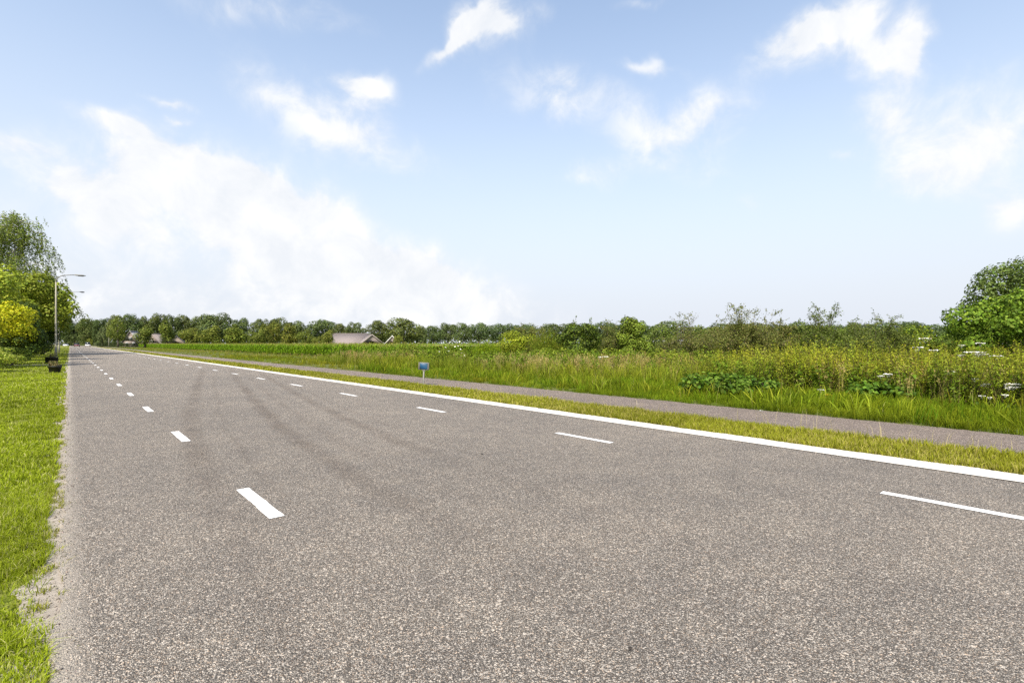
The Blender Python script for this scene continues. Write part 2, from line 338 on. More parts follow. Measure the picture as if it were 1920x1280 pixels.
# ------------------------------------------------------------------ ground, road, path
def sheet(name, x0, x1, y0, y1, z, m, nx=1, ny=1, ragl=0.0, ragr=0.0, seed=0, parent=None, label=None, skirt=0.0):
    ys = np.linspace(y0, y1, ny + 1) if ny >= 0 else np.concatenate([np.linspace(y0, 0, 40), np.arange(.02, 9, .02), np.arange(9, 30, .08), np.arange(30, y1, .5), [y1]]); ny = len(ys) - 1; rs = np.random.default_rng(seed); L, Rr = [], []
    xl = x0 + (vnoise(ys, ys * 0, 2.2, seed) - .5) * ragl * 1.4 + (vnoise(ys, ys * 0, 9, seed + 1) - .5) * ragl + (vnoise(ys, ys * 0, 31, seed + 5) - .5) * ragl * .6; xr = x1 + (vnoise(ys, ys * 0, 2.2, seed + 2) - .5) * ragr * 1.4 + (vnoise(ys, ys * 0, 9, seed + 3) - .5) * ragr + (vnoise(ys, ys * 0, 31, seed + 6) - .5) * ragr * .6
    t = np.linspace(0, 1, nx + 1)[None]; X = xl[:, None] * (1 - t) + xr[:, None] * t
    V = np.stack([X, np.repeat(ys[:, None], nx + 1, 1), np.full_like(X, z)], -1).reshape(-1, 3)
    i = np.arange(ny)[:, None] * (nx + 1) + np.arange(nx)[None]; F = np.stack([i, i + 1, i + nx + 2, i + nx + 1], -1).reshape(-1, 4)
    mb = MB().add(V, None, F)
    if skirt:
        for xs in (xl, xr):
            W = np.concatenate([np.stack([xs, ys, ys * 0 + z], 1), np.stack([xs, ys, ys * 0 + z - skirt], 1)]); k = np.arange(ny); mb.add(W, None, np.stack([k, k + 1, k + ny + 2, k + ny + 1], 1))
    o = mb.build(name, m, parent); 
    if parent is None: tag(o, label, None, None, 'structure')
    return o
sheet('ground', -1500, 2500, -400, 3500, 0.0, M_GROUND, label='flat green meadow ground reaching to the horizon')
sheet('lawn', -12, -0.06, -12, 420, .006, M_LAWN, label='mown lawn strip along the left edge of the road')
road = sheet('road', -.05, 6.78, -14, 420, .022, M_ROAD, 1, -1, .028, 0, 3, label='grey brown chipped asphalt road running to the far trees', skirt=.03)
sheet('sandy_edge', -.20, .0, -12, 120, .012, M_SAND, 1, -1, .06, 0, 5, label='pale sand washed along the left edge of the asphalt')
sheet('verge', 7.05, 8.55, -14, 420, .008, M_VERGE, label='dry grass verge between the white band and the cycle path')
path_ = sheet('cycle_path', 8.45, 10.25, -14, 420, .020, M_PATH, 1, -1, .05, .06, 11, label='narrow asphalt cycle path beyond the dry grass verge', skirt=.03)
sheet('driveway', -9, -.12, 42.4, 43.7, .016, M_SAND, 1, 20, label='pale sandy driveway crossing the left lawn behind the tubs')
sheet('edge_band', 6.74, 7.13, -14, 420, .030, M_BAND, 1, -1, 0, .04, 21, parent=road)
for k in range(60):                                          # dashes one metre long, three metres apart
    y = 4.06 + 3.94 * k
    sheet('dash', 1.125, 1.225, y, y + 1.0, .0262, M_PAINT, 1, 26, .006, .006, 40 + k, parent=road)
for k in range(40):
    y = .30 + 3.95 * k
    sheet('dash', 5.325, 5.425, y, y + 1.0, .0262, M_PAINT, 1, 26, .006, .006, 140 + k, parent=road)

# ------------------------------------------------------------------ grasses (uncountable)
rng = np.random.default_rng(7)
def cols(rng, n, a, b, amt=.16, dry=None, pdry=0.0):
    t = rng.random((n, 1)); c = np.asarray(a) * (1 - t) + np.asarray(b) * t
    if dry is not None:
        k = rng.random(n) < pdry; c[k] = np.asarray(dry)
    return np.clip(c * (1 + rng.normal(size=(n, 1)) * amt), .005, .8)
def lawn():
    mb = MB()
    def band(n, y0, y1, xw, h, w):
        y = rng.uniform(y0, y1, n); x = -.05 - rng.random(n) ** 1.05 * (xw + .11 * y)
        edge = -.080 - .050 * (vnoise(y, y * 0, 1.9, 5) - .2) - .06 * (vnoise(y, y * 0, 7, 9) - .5)       # ragged fringe along the sand
        bare = vnoise(x, y, 1.6, 31) < .15
        keep = (x < edge) & (~(bare & (rng.random(n) < .8))) & ~((y > 42.4) & (y < 43.7)); x, y = x[keep], y[keep]; m = len(x)
        tuft = vnoise(x, y, 5.5, 17); tone = (.70 + .55 * vnoise(x, y, .9, 3)) * (.85 + .3 * vnoise(x, y, .22, 13))
        base = cols(rng, m, (.11, .155, .006), (.175, .225, .010)) * tone[:, None]; tip = cols(rng, m, (.25, .325, .012), (.375, .43, .035), .2, (.56, .52, .22), .13) * tone[:, None]
        blades(mb, np.stack([x, y, np.full(m, .004)], 1), h * (.55 + .9 * tuft) * rng.uniform(.6, 1.3, m), w * rng.uniform(.7, 1.3, m), rng, base, tip, .75)
    band(72000, 1.0, 6.5, .45, .058, .0046); band(34000, 6.5, 14, .5, .06, .009); band(22000, 14, 30, 1.2, .065, .02); band(11000, 30, 75, 1.6, .07, .045); band(3000, 75, 200, 1.0, .1, .12)
    n = 9000; y = 1.2 + rng.random(n) ** 1.5 * 16; x = rng.uniform(-.16, -.03, n); k = vnoise(x, y, 9, 77) > .62; x, y = x[k], y[k]; m = len(x)      # tufts creeping over the sand
    blades(mb, np.stack([x, y, np.full(m, .008)], 1), rng.uniform(.02, .055, m), .0045, rng, cols(rng, m, (.13, .15, .01), (.2, .2, .02)), cols(rng, m, (.28, .3, .03), (.45, .42, .12)), .9)
    tag(mb.build('lawn_grass', M_GRASS), 'short bright green mown grass left of the road', 'grass', None, 'stuff')
lawn()
def grit():
    r = np.random.default_rng(91); n = 2600; y = 1.2 + r.random(n) ** 1.7 * 22; x = -.055 + r.normal(size=n) * .05; o = np.array([(1, 0, 0), (0, 1, 0), (-1, 0, 0), (0, -1, 0), (0, 0, .8), (0, 0, -.8)]); mb = MB()
    s = r.uniform(.0018, .0055, n) * (1 + y * .04); V = (o[None] + r.normal(size=(n, 6, 3)) * .22) * s[:, None, None] + np.stack([x, y, np.where(x > -.05, .0225, .0125) + s * .3], 1)[:, None]
    F = np.array([(0, 1, 4), (1, 2, 4), (2, 3, 4), (3, 0, 4), (1, 0, 5), (2, 1, 5), (3, 2, 5), (0, 3, 5)]); mb.add(V.reshape(-1, 3), (F[None] + (np.arange(n) * 6)[:, None, None]).reshape(-1, 3), None, np.repeat(jit(r, [(.36, .32, .26), (.46, .42, .36), (.30, .265, .22), (.22, .19, .16)], n), 6, 0))
    tag(mb.build('edge_grit', M_GRASS), 'loose grit scattered along the left road edge', 'gravel', None, 'stuff')
grit()
def verge_grass():
    mb = MB()
    def band(n, y0, y1, h, w):
        y = rng.uniform(y0, y1, n); x = rng.uniform(7.03, 8.54, n); e0 = 7.11 + .07 * (vnoise(y, y * 0, 2.5, 51) - .4); e1 = 8.47 - .08 * (vnoise(y, y * 0, 2.0, 53) - .5)
        keep = (x > e0) & (x < e1); x, y = x[keep], y[keep]; m = len(x); tone = .75 + .5 * vnoise(x, y, .8, 5)
        pd = .30 + .45 * (vnoise(x, y, .5, 8) > .55); dry = rng.random(m) < pd * .40
        base = cols(rng, m, (.13, .135, .010), (.19, .175, .018)) * tone[:, None]; tip = cols(rng, m, (.235, .275, .014), (.335, .345, .04)) * tone[:, None]
        tip[dry] = cols(rng, int(dry.sum()), (.42, .37, .09), (.48, .43, .14)); base[dry] = cols(rng, int(dry.sum()), (.24, .22, .05), (.28, .25, .07))
        blades(mb, np.stack([x, y, np.full(m, .006)], 1), h * rng.uniform(.5, 1.3, m) * (.7 + .6 * vnoise(x, y, 3, 2)), w * rng.uniform(.7, 1.3, m), rng, base, tip, .6)
    band(34000, -3, 8, .085, .009); band(22000, 8, 24, .09, .017); band(11000, 24, 70, .10, .045); band(3500, 70, 220, .14, .14)
    n = 420; y = -2 + rng.random(n) ** 1.6 * 50; x = 8.47 + rng.normal(size=n) * .05                  # pale seed stalks leaning over the path
    blades(mb, np.stack([x, y, np.zeros(n)], 1), rng.uniform(.16, .36, n), .0045, rng, cols(rng, n, (.34, .3, .14), (.4, .34, .17)), cols(rng, n, (.52, .45, .26), (.6, .5, .3)), .55)
    tag(mb.build('verge_grass', M_GRASS), 'dry yellow green grass between the white band and the cycle path', 'grass', None, 'stuff')
verge_grass()

def arch_tuft(rng, n, h, w, a, b, spread=.12, bend=.6):
    mb = MB(); p = np.stack([rng.normal(size=n) * spread, rng.normal(size=n) * spread, np.zeros(n)], 1)
    blades(mb, p, h * rng.uniform(.6, 1.2, n), w, rng, cols(rng, n, np.asarray(a) * .6, np.asarray(a)), cols(rng, n, a, b), bend); return mb.arrays()
def lush():
    r = np.random.default_rng(21); mb = MB()
    pr = [arch_tuft(r, 18, .36, .015, (.10, .165, .006), (.23, .31, .015), .10, .4 + .1 * k) for k in range(7)]
    pr2 = [arch_tuft(r, 14, .42, .021, (.15, .19, .010), (.31, .33, .03), .12, .4 + .12 * k) for k in range(5)]
    def area(n, x0, x1, y0, y1, p, **k):
        x = r.uniform(x0, x1, n); y = r.uniform(y0, y1, n); e = 10.27 + .12 * (vnoise(y, y * 0, 1.5, 61) - .3); kk = x > e
        x, y = x[kk], y[kk]; scatter(mb, p, np.stack([x, y, 0 * x], 1), r, scale=(.36 + .62 * vnoise(x, y, .9, 64)) * (.6 + .4 * np.clip((x - 10.2) / 1.6, 0, 1)), tint=(.72 + .55 * vnoise(x, y, .6, 65))[:, None] * np.stack([.9 + .35 * vnoise(x, y, .35, 66), 1 + 0 * x, 1 + 0 * x], 1), **k)
    area(3600, 10.2, 13.7, -3, 10, pr, smin=.6, smax=1.25); area(1300, 10.2, 13.4, 10, 22, pr + pr2, smin=.6, smax=1.2)
    area(1300, 10.2, 15.0, 22, 60, pr2, smin=.5, smax=1.0); area(1300, 10.2, 19.0, 40, 200, pr2, smin=.5, smax=1.0)
    n = 420; x, y = r.uniform(10.6, 13.8, n), r.uniform(-2, 26, n); scatter(mb, pr + pr2, np.stack([x, y, 0 * x], 1), r, .75, 1.25, .15, .2, tint=(.7 + .6 * r.random((n, 1))))
    n = 260; x, y = r.uniform(10.5, 13.8, n), r.uniform(-2, 30, n); blades(mb, np.stack([x, y, 0 * x], 1), r.uniform(.35, .65, n), .006, r, cols(r, n, (.25, .26, .05), (.3, .28, .08)), cols(r, n, (.5, .45, .2), (.42, .42, .12)), .4)
    tag(mb.build('lush_grass', M_GRASS), 'lush bright green long grass along the far side of the cycle path', 'grass', None, 'stuff')
lush()

def stalk_plant(r, h, kind):
    """tall weeds seen at the field edge"""
    mb = MB()
    if kind == 'straw':
        n = 9
        for _ in range(n):
            p0 = np.array((r.normal() * .10, r.normal() * .10, 0)); hh = h * r.uniform(.7, 1.1); d = np.array((r.normal(), r.normal(), 0)) * .14 * hh
            p1 = p0 + d * .4 + (0, 0, hh * .6); p2 = p0 + d + (0, 0, hh); c = np.array((.42, .36, .12)) * r.uniform(.7, 1.2)
            tube(mb, [p0, p1, p2], [.004, .0035, .003], 3, c, False)
            k = 7; q = p2 + (p2 - p1) * np.linspace(-.35, .12, k)[:, None] + r.normal(size=(k, 3)) * .012
            leaves(mb, q, sph(r, k), .055, jit(r, [(.46, .36, .15), (.40, .29, .12), (.36, .33, .12)], k), r, .4)
        blades(mb, np.stack([r.normal(size=16) * .12, r.normal(size=16) * .12, np.zeros(16)], 1), h * .6 * r.uniform(.5, 1, 16), .011, r, cols(r, 16, (.13, .16, .012), (.22, .22, .03)), cols(r, 16, (.27, .32, .03), (.38, .39, .09)), .5)
    else:
        n = {'mugwort': 3, 'nettle': 4, 'dock': 3}[kind]
        pal = {'mugwort': [(.20, .255, .016), (.26, .31, .022), (.16, .215, .014), (.31, .335, .04)], 'nettle': [(.11, .185, .012), (.16, .235, .018), (.085, .14, .012)], 'dock': [(.26, .17, .05), (.20, .22, .03), (.32, .24, .08)]}[kind]
        for _ in range(n):
            p0 = np.array((r.normal() * .12, r.normal() * .12, 0)); hh = h * r.uniform(.75, 1.12); d = np.array((r.normal(), r.normal(), 0)) * .10 * hh
            t = np.linspace(0, 1, 4)[:, None]; pts = p0 + d * t ** 1.6 + np.array((0, 0, hh)) * t
            tube(mb, pts, [.006, .005, .004, .002], 3, np.array((.14, .11, .05)) * r.uniform(.7, 1.3), False)
            m = 56 if kind == 'mugwort' else 26; tt = r.random(m) ** .8
            taper = np.where(tt > .72, .35 + (1 - tt) * 1.6, 1.0) if kind != 'nettle' else np.ones(m)
            a = r.uniform(0, 2 * math.pi, m); rad = r.uniform(.02, .11, m) * taper * (1.0 if kind == 'mugwort' else 1.15)
            q = p0 + d * (tt ** 1.6)[:, None] + np.stack([np.cos(a) * rad, np.sin(a) * rad, tt * hh + r.normal(size=m) * .02], 1)
            nn = np.stack([np.cos(a) * .5, np.sin(a) * .5, np.full(m, .75)], 1) + r.normal(size=(m, 3)) * .35
            lcol = jit(r, pal, m, .10)
            if kind == 'mugwort': lcol = np.where((tt > .66)[:, None], jit(r, [(.30, .345, .028), (.36, .385, .045), (.25, .305, .022)], m, .12), lcol * (.9, .95, .85))        # yellowish flower spikes above green leaves
            leaves(mb, q, nn, (.060 if kind != 'nettle' else .092) * (.6 + .5 * taper) * r.uniform(.7, 1.3, m), lcol, r, .34 if kind == 'mugwort' else .55, .2, .4)
    return mb.arrays()
def weeds():
    r = np.random.default_rng(33)
    mug = [stalk_plant(r, 1.18, 'mugwort') for _ in range(7)]; net = [stalk_plant(r, .85, 'nettle') for _ in range(5)]; dock = [stalk_plant(r, 1.0, 'dock') for _ in range(2)]; straw = [stalk_plant(r, .85, 'straw') for _ in range(6)]
    def pts(n, x0, x1, y0, y1, den=None):
        x, y = r.uniform(x0, x1, n), r.uniform(y0, y1, n); k = np.ones(n, bool) if den is None else r.random(n) < den(x, y)
        return np.stack([x[k], y[k], np.zeros(k.sum())], 1)
    front = lambda x, y: np.clip((x - 13.2 - .9 * vnoise(y, y * 0, .35, 71)) * 2.5, 0, 1)
    # tall mugwort stand filling the right of the picture
    mb = MB(); q = pts(1500, 13.0, 19, -4, 8.5, front); hv = vnoise(q[:, 0], q[:, 1], .45, 4); scatter(mb, mug, q, r, .72, 1.12, .09, .17, scale=.66 + .52 * vnoise(q[:, 0], q[:, 1], .7, 24), tint=np.stack([.62 + .75 * hv, .70 + .55 * hv, .8 + .2 * hv], 1))
    q = pts(170, 19, 30, -6, 14); scatter(mb, mug, q, r, .8, 1.15)
    q = pts(240, 13.6, 20, 8.5, 15, lambda x, y: .35 + 0 * x); scatter(mb, mug, q, r, .55, .85)
    tag(mb.build('mugwort_stand', M_LEAF), 'tall olive green mugwort stand behind the lush grass on the right', 'weeds', None, 'stuff')
    mb = MB(); q = pts(800, 12.9, 19, -4, 14, lambda x, y: front(x, y) * (.15 + .85 * (vnoise(x, y, .45, 5) > .52))); scatter(mb, net, q, r, .5, .95, .1, .15)
    q = pts(650, 14, 21, 12, 38, lambda x, y: .3 + .7 * (vnoise(x, y, .25, 15) > .48)); scatter(mb, net, q, r, .6, 1.15, .1, .15, tint=np.array((1.1, 1.05, 1)))
    q = pts(500, 13, 19.3, 34, 75, lambda x, y: .2 + .6 * (vnoise(x, y, .2, 16) > .5)); scatter(mb, net, q, r, .2, .42, .1, .15, tint=np.array((1.35, 1.15, 1)))
    tag(mb.build('nettle_patch', M_LEAF), 'green leafy nettles growing among the tall weeds', 'weeds', None, 'stuff')
    mb = MB(); q = pts(60, 13.8, 19, -3, 14); scatter(mb, dock, q, r, .7, 1.1)
    tag(mb.build('dock_weeds', M_LEAF), 'rusty brown dock stalks standing among the tall weeds', 'weeds', None, 'stuff')
    mb = MB(); q = pts(1000, 12.6, 18.5, 7, 34, lambda x, y: np.clip((x - 12.7 - .8 * vnoise(y, y * 0, .3, 72)) * 1.5, 0, 1) * (.06 + .74 * (vnoise(x, y, .3, 6) > .58))); scatter(mb, straw, q, r, .6, 1.0, .1, .14)
    q = pts(800, 12.8, 19.2, 34, 110, lambda x, y: .05 + .75 * (vnoise(x, y, .16, 6) > .6)); scatter(mb, straw, q, r, .2, .42, .1, .14)
    gt = [arch_tuft(r, 18, .72, .016, (.15, .20, .012), (.32, .35, .05), .16, .35 + .1 * k) for k in range(6)]
    q = pts(1800, 12.5, 19.0, 7, 36, lambda x, y: np.clip((x - 12.5 - .6 * vnoise(y, y * 0, .3, 72)) * 1.5, 0, 1)); scatter(mb, gt, q, r, .55, 1.15, .1, .16, tint=np.stack([.75 + .5 * vnoise(q[:, 0], q[:, 1], .35, 8), .80 + .38 * vnoise(q[:, 0], q[:, 1], .35, 8), .9 + 0 * q[:, 0]], 1))
    q = pts(1000, 12.8, 19.0, 34, 150); scatter(mb, gt, q, r, .16, .40, .1, .16, tint=np.stack([.75 + .5 * vnoise(q[:, 0], q[:, 1], .2, 8), .80 + .38 * vnoise(q[:, 0], q[:, 1], .2, 8), .9 + 0 * q[:, 0]], 1))
    q = pts(300, 13.6, 16, -3, 8, lambda x, y: .25 * (vnoise(x, y, .5, 6) > .5)); scatter(mb, straw, q, r, .5, 1.0)
    tag(mb.build('straw_grass', M_GRASS), 'straw coloured seeding grass between the cycle path and the field', 'grass', None, 'stuff')
    # rough meadow that fills the ground behind the shrubs
    mb = MB(); q = pts(330, 20, 75, -20, 40); scatter(mb, net[:2] + straw[:1], q, r, .8, 1.3)
    tag(mb.build('rough_meadow', M_LEAF), 'rough weedy meadow behind the shrubs', 'weeds', None, 'stuff')
weeds()

# ------------------------------------------------------------------ maize field
def maize(r, h, low=False):
    mb = MB(); 
    if not low: tube(mb, [(0, 0, 0), (r.normal() * .02, r.normal() * .02, h * .9)], [.013, .008], 4, (.13, .19, .035), False)
    nl = 5 if low else 9
    for k in range(nl):
        z0 = h * ((.55 + .42 * k / nl) if low else (.10 + .78 * k / nl)); a = r.uniform(0, 2 * math.pi); L = r.uniform(.40, .62); d = np.array((math.cos(a), math.sin(a), 0)); s = np.array((-d[1], d[0], 0)); w = .04
        p = [np.array((0, 0, z0)), d * L * .3 + (0, 0, z0 + L * .42), d * L * .68 + (0, 0, z0 + L * .46), d * L + (0, 0, z0 + L * .12)]; ww = [.5, 1, .8, .05]
        V = []
        for q, x in zip(p, ww): V += [q - s * w * x, q + s * w * x + (0, 0, .008)]
        c = np.array((.125, .215, .010)) * r.uniform(.7, 1.4); cc = np.stack([c * .8, c * .8, c, c, c * 1.15, c * 1.15, c * 1.3 + (.03, .01, 0), c * 1.3])
        mb.add(V, None, [(0, 1, 3, 2), (2, 3, 5, 4), (4, 5, 7, 6)], cc)
    n = 10; q = np.stack([r.normal(size=n) * .05, r.normal(size=n) * .05, h * r.uniform(.9, 1.12, n)], 1)
    leaves(mb, q, sph(r, n) * (1, 1, .2), .13, jit(r, [(.32, .27, .08), (.26, .25, .06), (.20, .25, .04)], n), r, .22, .1)
    return mb.arrays()
def cornfield():
    r = np.random.default_rng(44); mb = MB(); pr = [maize(r, 1.22) for _ in range(6)]; lo = [maize(r, 1.2, True) for _ in range(5)]
    pos = []
    for row in range(5):
        x = 19.5 + row * .75
        for y0, y1, st in ((37, 80, .17), (80, 140, .24), (140, 235, .36)):
            y = np.arange(y0, y1, st * (1.15 if row < 2 else 2.4)); pos.append(np.stack([x + r.normal(size=len(y)) * .06 + (vnoise(y, y * 0, .08, 3) - .5) * .7, y + r.normal(size=len(y)) * .05, y * 0], 1))
    pos = np.concatenate(pos); scatter(mb, pr, pos, r, .86, 1.08, .06, .12)
    for x0 in np.arange(19.6, 60, .8):                        # near headland row along Y = 37
        pass
    x = np.arange(19.5, 70, .22); scatter(mb, pr, np.stack([x, 37 + r.normal(size=len(x)) * .3, x * 0], 1), r, .86, 1.08)
    n = 1900; t = r.random(n) ** 1.4; xx = 23 + t * 190; yy = 37 + r.random(n) * 200; scatter(mb, lo, np.stack([xx, yy, 0 * xx], 1), r, .92, 1.1, .06, .12, scale=1.0)
    o = mb.build('maize_crop', M_LEAF); tag(o, 'green maize crop with tan tassels beyond the roadside grass', 'maize', None, 'stuff')
    # closed canopy further inside the field
    nx, ny = 90, 90; X, Y = np.meshgrid(np.linspace(22.5, 230, nx), np.linspace(38.5, 240, ny)); Z = .98 + .16 * r.random(X.shape); V = np.stack([X, Y, Z], -1).reshape(-1, 3)
    i = np.arange(ny - 1)[:, None] * nx + np.arange(nx - 1)[None]; F = np.stack([i, i + 1, i + nx + 1, i + nx], -1).reshape(-1, 4)
    mb = MB().add(V, None, F, jit(r, [(.22, .25, .035), (.27, .25, .05), (.18, .23, .03)], len(V)))
    tag(mb.build('maize_canopy', M_LEAF), 'closed tops of the maize deep inside the field', 'maize', None, 'stuff')
cornfield()

# ------------------------------------------------------------------ trees and shrubs
def crown_mesh(r, Rx, Hc, z0, nl, nleaf, leaf, pal, up=.25, lobes=(.30, .46), asp=.75, shape='round', var=.20):
    """leaf clumps on uneven lobes through the crown's volume; returns builder and lobe centres"""
    mb = MB(); d = sph(r, nl); d[:, 2] = d[:, 2] * .9 + .12; d = unit(d); rad = r.uniform(.50, .76, nl)[:, None]
    c = d * rad
    if shape == 'cone': c[:, :2] *= np.clip(1.05 - .62 * (c[:, 2:3] + .6) / 1.3, .15, 1.1)
    if shape == 'flat': c[:, 2] = np.abs(c[:, 2]) * .9 - .15
    c = np.concatenate([c, [[0, 0, 0], [0, 0, -.25]]]); lr = np.concatenate([r.uniform(*lobes, nl), [.5, .45]]); lc = r.uniform(1 - var * 1.3, 1 + var * 1.5, nl + 2)
    w = lr ** 2; k = r.choice(nl + 2, nleaf, p=w / w.sum()); dd = sph(r, nleaf); dd[:, 2] += up; dd = unit(dd)
    q = c[k] + dd * (lr[k] * (.62 + .46 * r.random(nleaf) ** .6))[:, None]
    dist = np.linalg.norm(q[:, None] - c[None], axis=2) / lr[None]; dist[np.arange(nleaf), k] = 9; keep = dist.min(1) > .55
    q, dd, k = q[keep], dd[keep], k[keep]; m = len(q); S = np.array((Rx, Rx, Hc / 2)) * 1.1; zc = z0 + Hc / 2
    nn = dd * .9 + r.normal(size=(m, 3)) * .34 + (0, 0, .2)
    leaves(mb, q * S + (0, 0, zc), nn, leaf * r.uniform(.65, 1.35, m), jit(r, pal, m, .16) * lc[k][:, None], r, asp, .22)
    return mb, c * S + (0, 0, zc)
def trunk_mesh(r, h, rad, tops, lean=.0, col=(.5, .5, .5), sides=8):
    mb = MB(); t = np.linspace(0, 1, 6); wob = np.cumsum(r.normal(size=(6, 2)) * .03 * h * .2, 0); wob[0] = 0
    pts = np.stack([wob[:, 0], wob[:, 1], t * h], 1); tube(mb, pts, rad * (1.25 - .75 * t) * np.where(t == 0, 1.35, 1), sides, col)
    for p in tops:
        b = pts[r.integers(3, 6)]; m = (b + p) / 2 + np.array((0, 0, .06 * h)) + r.normal(size=3) * .03 * h
        tube(mb, [b, m, p], [rad * .42, rad * .28, rad * .08], 5, col, False)
    return mb
class Proto: pass
def tree_proto(seed, Hh, Rx, trunk_h, nl, nleaf, leaf, pal, shape='round', **k):
    r = np.random.default_rng(seed); p = Proto(); cm, cen = crown_mesh(r, Rx, Hh - trunk_h, trunk_h, nl, nleaf, leaf, pal, shape=shape, **k)
    p.crown = cm.mesh('crown', M_TREE); p.trunk = trunk_mesh(r, trunk_h + (Hh - trunk_h) * .55, Hh * .022, cen[:7]).mesh('trunk', M_BARK); p.H, p.R = Hh, Rx; return p
def plant_tree(p, name, label, cat, loc, H, Rx, rz, tint=(1, 1, 1), group=None):
    t = thing(name, label, cat, tuple(loc), rz, group); s = H / p.H; sx = Rx / p.R
    for nm, me in (('trunk', p.trunk), ('crown', p.crown)):
        o = link(nm, me, t); o.color = (*tint, 1)
        if nm == 'crown': o['kind'] = 'stuff'
    t.scale = (sx, sx, s); return t
G_OAK = [(.080, .112, .032), (.105, .135, .038), (.14, .168, .05), (.058, .086, .026)]
G_LIME = [(.125, .155, .022), (.17, .19, .03), (.09, .125, .02), (.21, .22, .045)]
oaks = [tree_proto(100 + i, 14, 7.5, 1.2, 24 + 3 * i, 7500, .58, G_OAK, up=.2, lobes=(.20, .36)) for i in range(6)]
limes = [tree_proto(200 + i, 9, 4.2, .3, 22, 4600, .40, G_LIME, shape='round', lobes=(.20, .36)) for i in range(3)] + [tree_proto(210 + i, 10, 3.2, .4, 22, 4600, .38, G_LIME, shape='cone', lobes=(.20, .34)) for i in range(3)]
ORD = 'first second third fourth fifth sixth seventh eighth ninth tenth eleventh twelfth thirteenth fourteenth fifteenth sixteenth seventeenth eighteenth nineteenth twentieth'.split()
rt = np.random.default_rng(5)
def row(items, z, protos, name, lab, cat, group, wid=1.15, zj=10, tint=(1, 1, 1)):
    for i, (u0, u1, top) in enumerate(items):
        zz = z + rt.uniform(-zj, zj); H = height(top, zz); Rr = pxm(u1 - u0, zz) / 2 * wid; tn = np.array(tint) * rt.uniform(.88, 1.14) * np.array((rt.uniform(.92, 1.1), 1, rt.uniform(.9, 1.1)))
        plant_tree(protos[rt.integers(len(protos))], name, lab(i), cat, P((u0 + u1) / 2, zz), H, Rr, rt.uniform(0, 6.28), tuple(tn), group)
row([(147, 182, 596), (176, 206, 597), (205, 236, 590), (230, 262, 588), (258, 286, 591), (280, 316, 588), (312, 338, 591), (330, 362, 590), (352, 388, 592), (380, 434, 588)],
    245, oaks, 'oak_tree', lambda i: f'{ORD[i]} tall back row tree right of the road end, behind the maize', 'tree', 'tall trees behind the maize, left half')
row([(432, 470, 596), (468, 502, 597), (498, 540, 595), (536, 576, 600), (574, 632, 597), (624, 652, 606), (648, 686, 604)],
    255, oaks, 'oak_tree', lambda i: f'{ORD[6 - i]} tall back row tree counting left from the sky gap at the tiled roof', 'tree', 'tall trees behind the maize, towards the tiled roof')
row([(690, 727, 600), (724, 788, 596)], 225, oaks, 'oak_tree', lambda i: ['narrower dark tree just right of the tiled roof house', 'broad domed dark tree right of the tiled roof house'][i], 'tree', None, 1.2, 3)
row([(254, 289, 610), (297, 328, 600), (341, 379, 613), (377, 420, 610), (418, 464, 607), (467, 496, 618), (484, 508, 607), (498, 527, 604), (524, 560, 603), (560, 587, 617), (586, 607, 630), (602, 630, 618)],
    170, limes, 'lime_tree', lambda i: f'{ORD[i]} low yellow green tree from the left in the row right behind the maize', 'tree', 'low trees right behind the maize', 1.1, 5)
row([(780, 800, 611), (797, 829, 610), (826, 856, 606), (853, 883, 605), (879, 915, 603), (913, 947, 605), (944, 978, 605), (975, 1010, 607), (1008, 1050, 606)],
    330, oaks, 'oak_tree', lambda i: f'{ORD[i]} bluish haze tinted distant oak counting right from the broad domed tree', 'tree', 'distant oaks behind the left end of the shrubs', 1.25, 12, (1.0, 1.05, 1.15))  # bluish tint puts the haze of distance into the leaf colour
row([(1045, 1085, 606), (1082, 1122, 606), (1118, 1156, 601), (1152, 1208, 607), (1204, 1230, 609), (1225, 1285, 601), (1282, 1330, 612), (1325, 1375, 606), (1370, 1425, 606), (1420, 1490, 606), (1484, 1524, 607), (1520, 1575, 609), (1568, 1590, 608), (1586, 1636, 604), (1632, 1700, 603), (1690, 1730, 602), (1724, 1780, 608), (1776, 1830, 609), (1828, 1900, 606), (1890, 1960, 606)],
    345, oaks, 'oak_tree', lambda i: f'{ORD[i]} far haze tinted oak from the left in the treeline behind the wild shrubs', 'tree', 'far treeline behind the wild shrubs', 1.3, 12, (1.0, 1.05, 1.18))  # bluer leaf tint stands in for air haze at this depth

def far_wood():
    r = np.random.default_rng(88); mb = MB()
    for u0, u1, z, h, n in ((120, 800, 330, 7.5, 9000), (780, 2300, 420, 8.5, 15000), (-700, 140, 330, 9, 5000)):
        u = r.uniform(u0, u1, n); zz = z + r.uniform(-14, 14, n); p = np.stack([P(a, b) for a, b in zip(u, zz)]); top = h * (.55 + .5 * vnoise(u, u * 0, .035, 3) + .2 * vnoise(u, u * 0, .15, 4)); p[:, 2] = r.random(n) ** .8 * top
        nn = sph(r, n) + np.array((-ST, -CT, .7)); leaves(mb, p, nn, 1.5 * r.uniform(.6, 1.3, n), jit(r, G_OAK, n, .2) * .8, r, .8)
    tag(mb.build('distant_wood', M_LEAF), 'dark distant wood closing the gaps behind the rows of trees', 'wood', None, 'stuff')
far_wood()
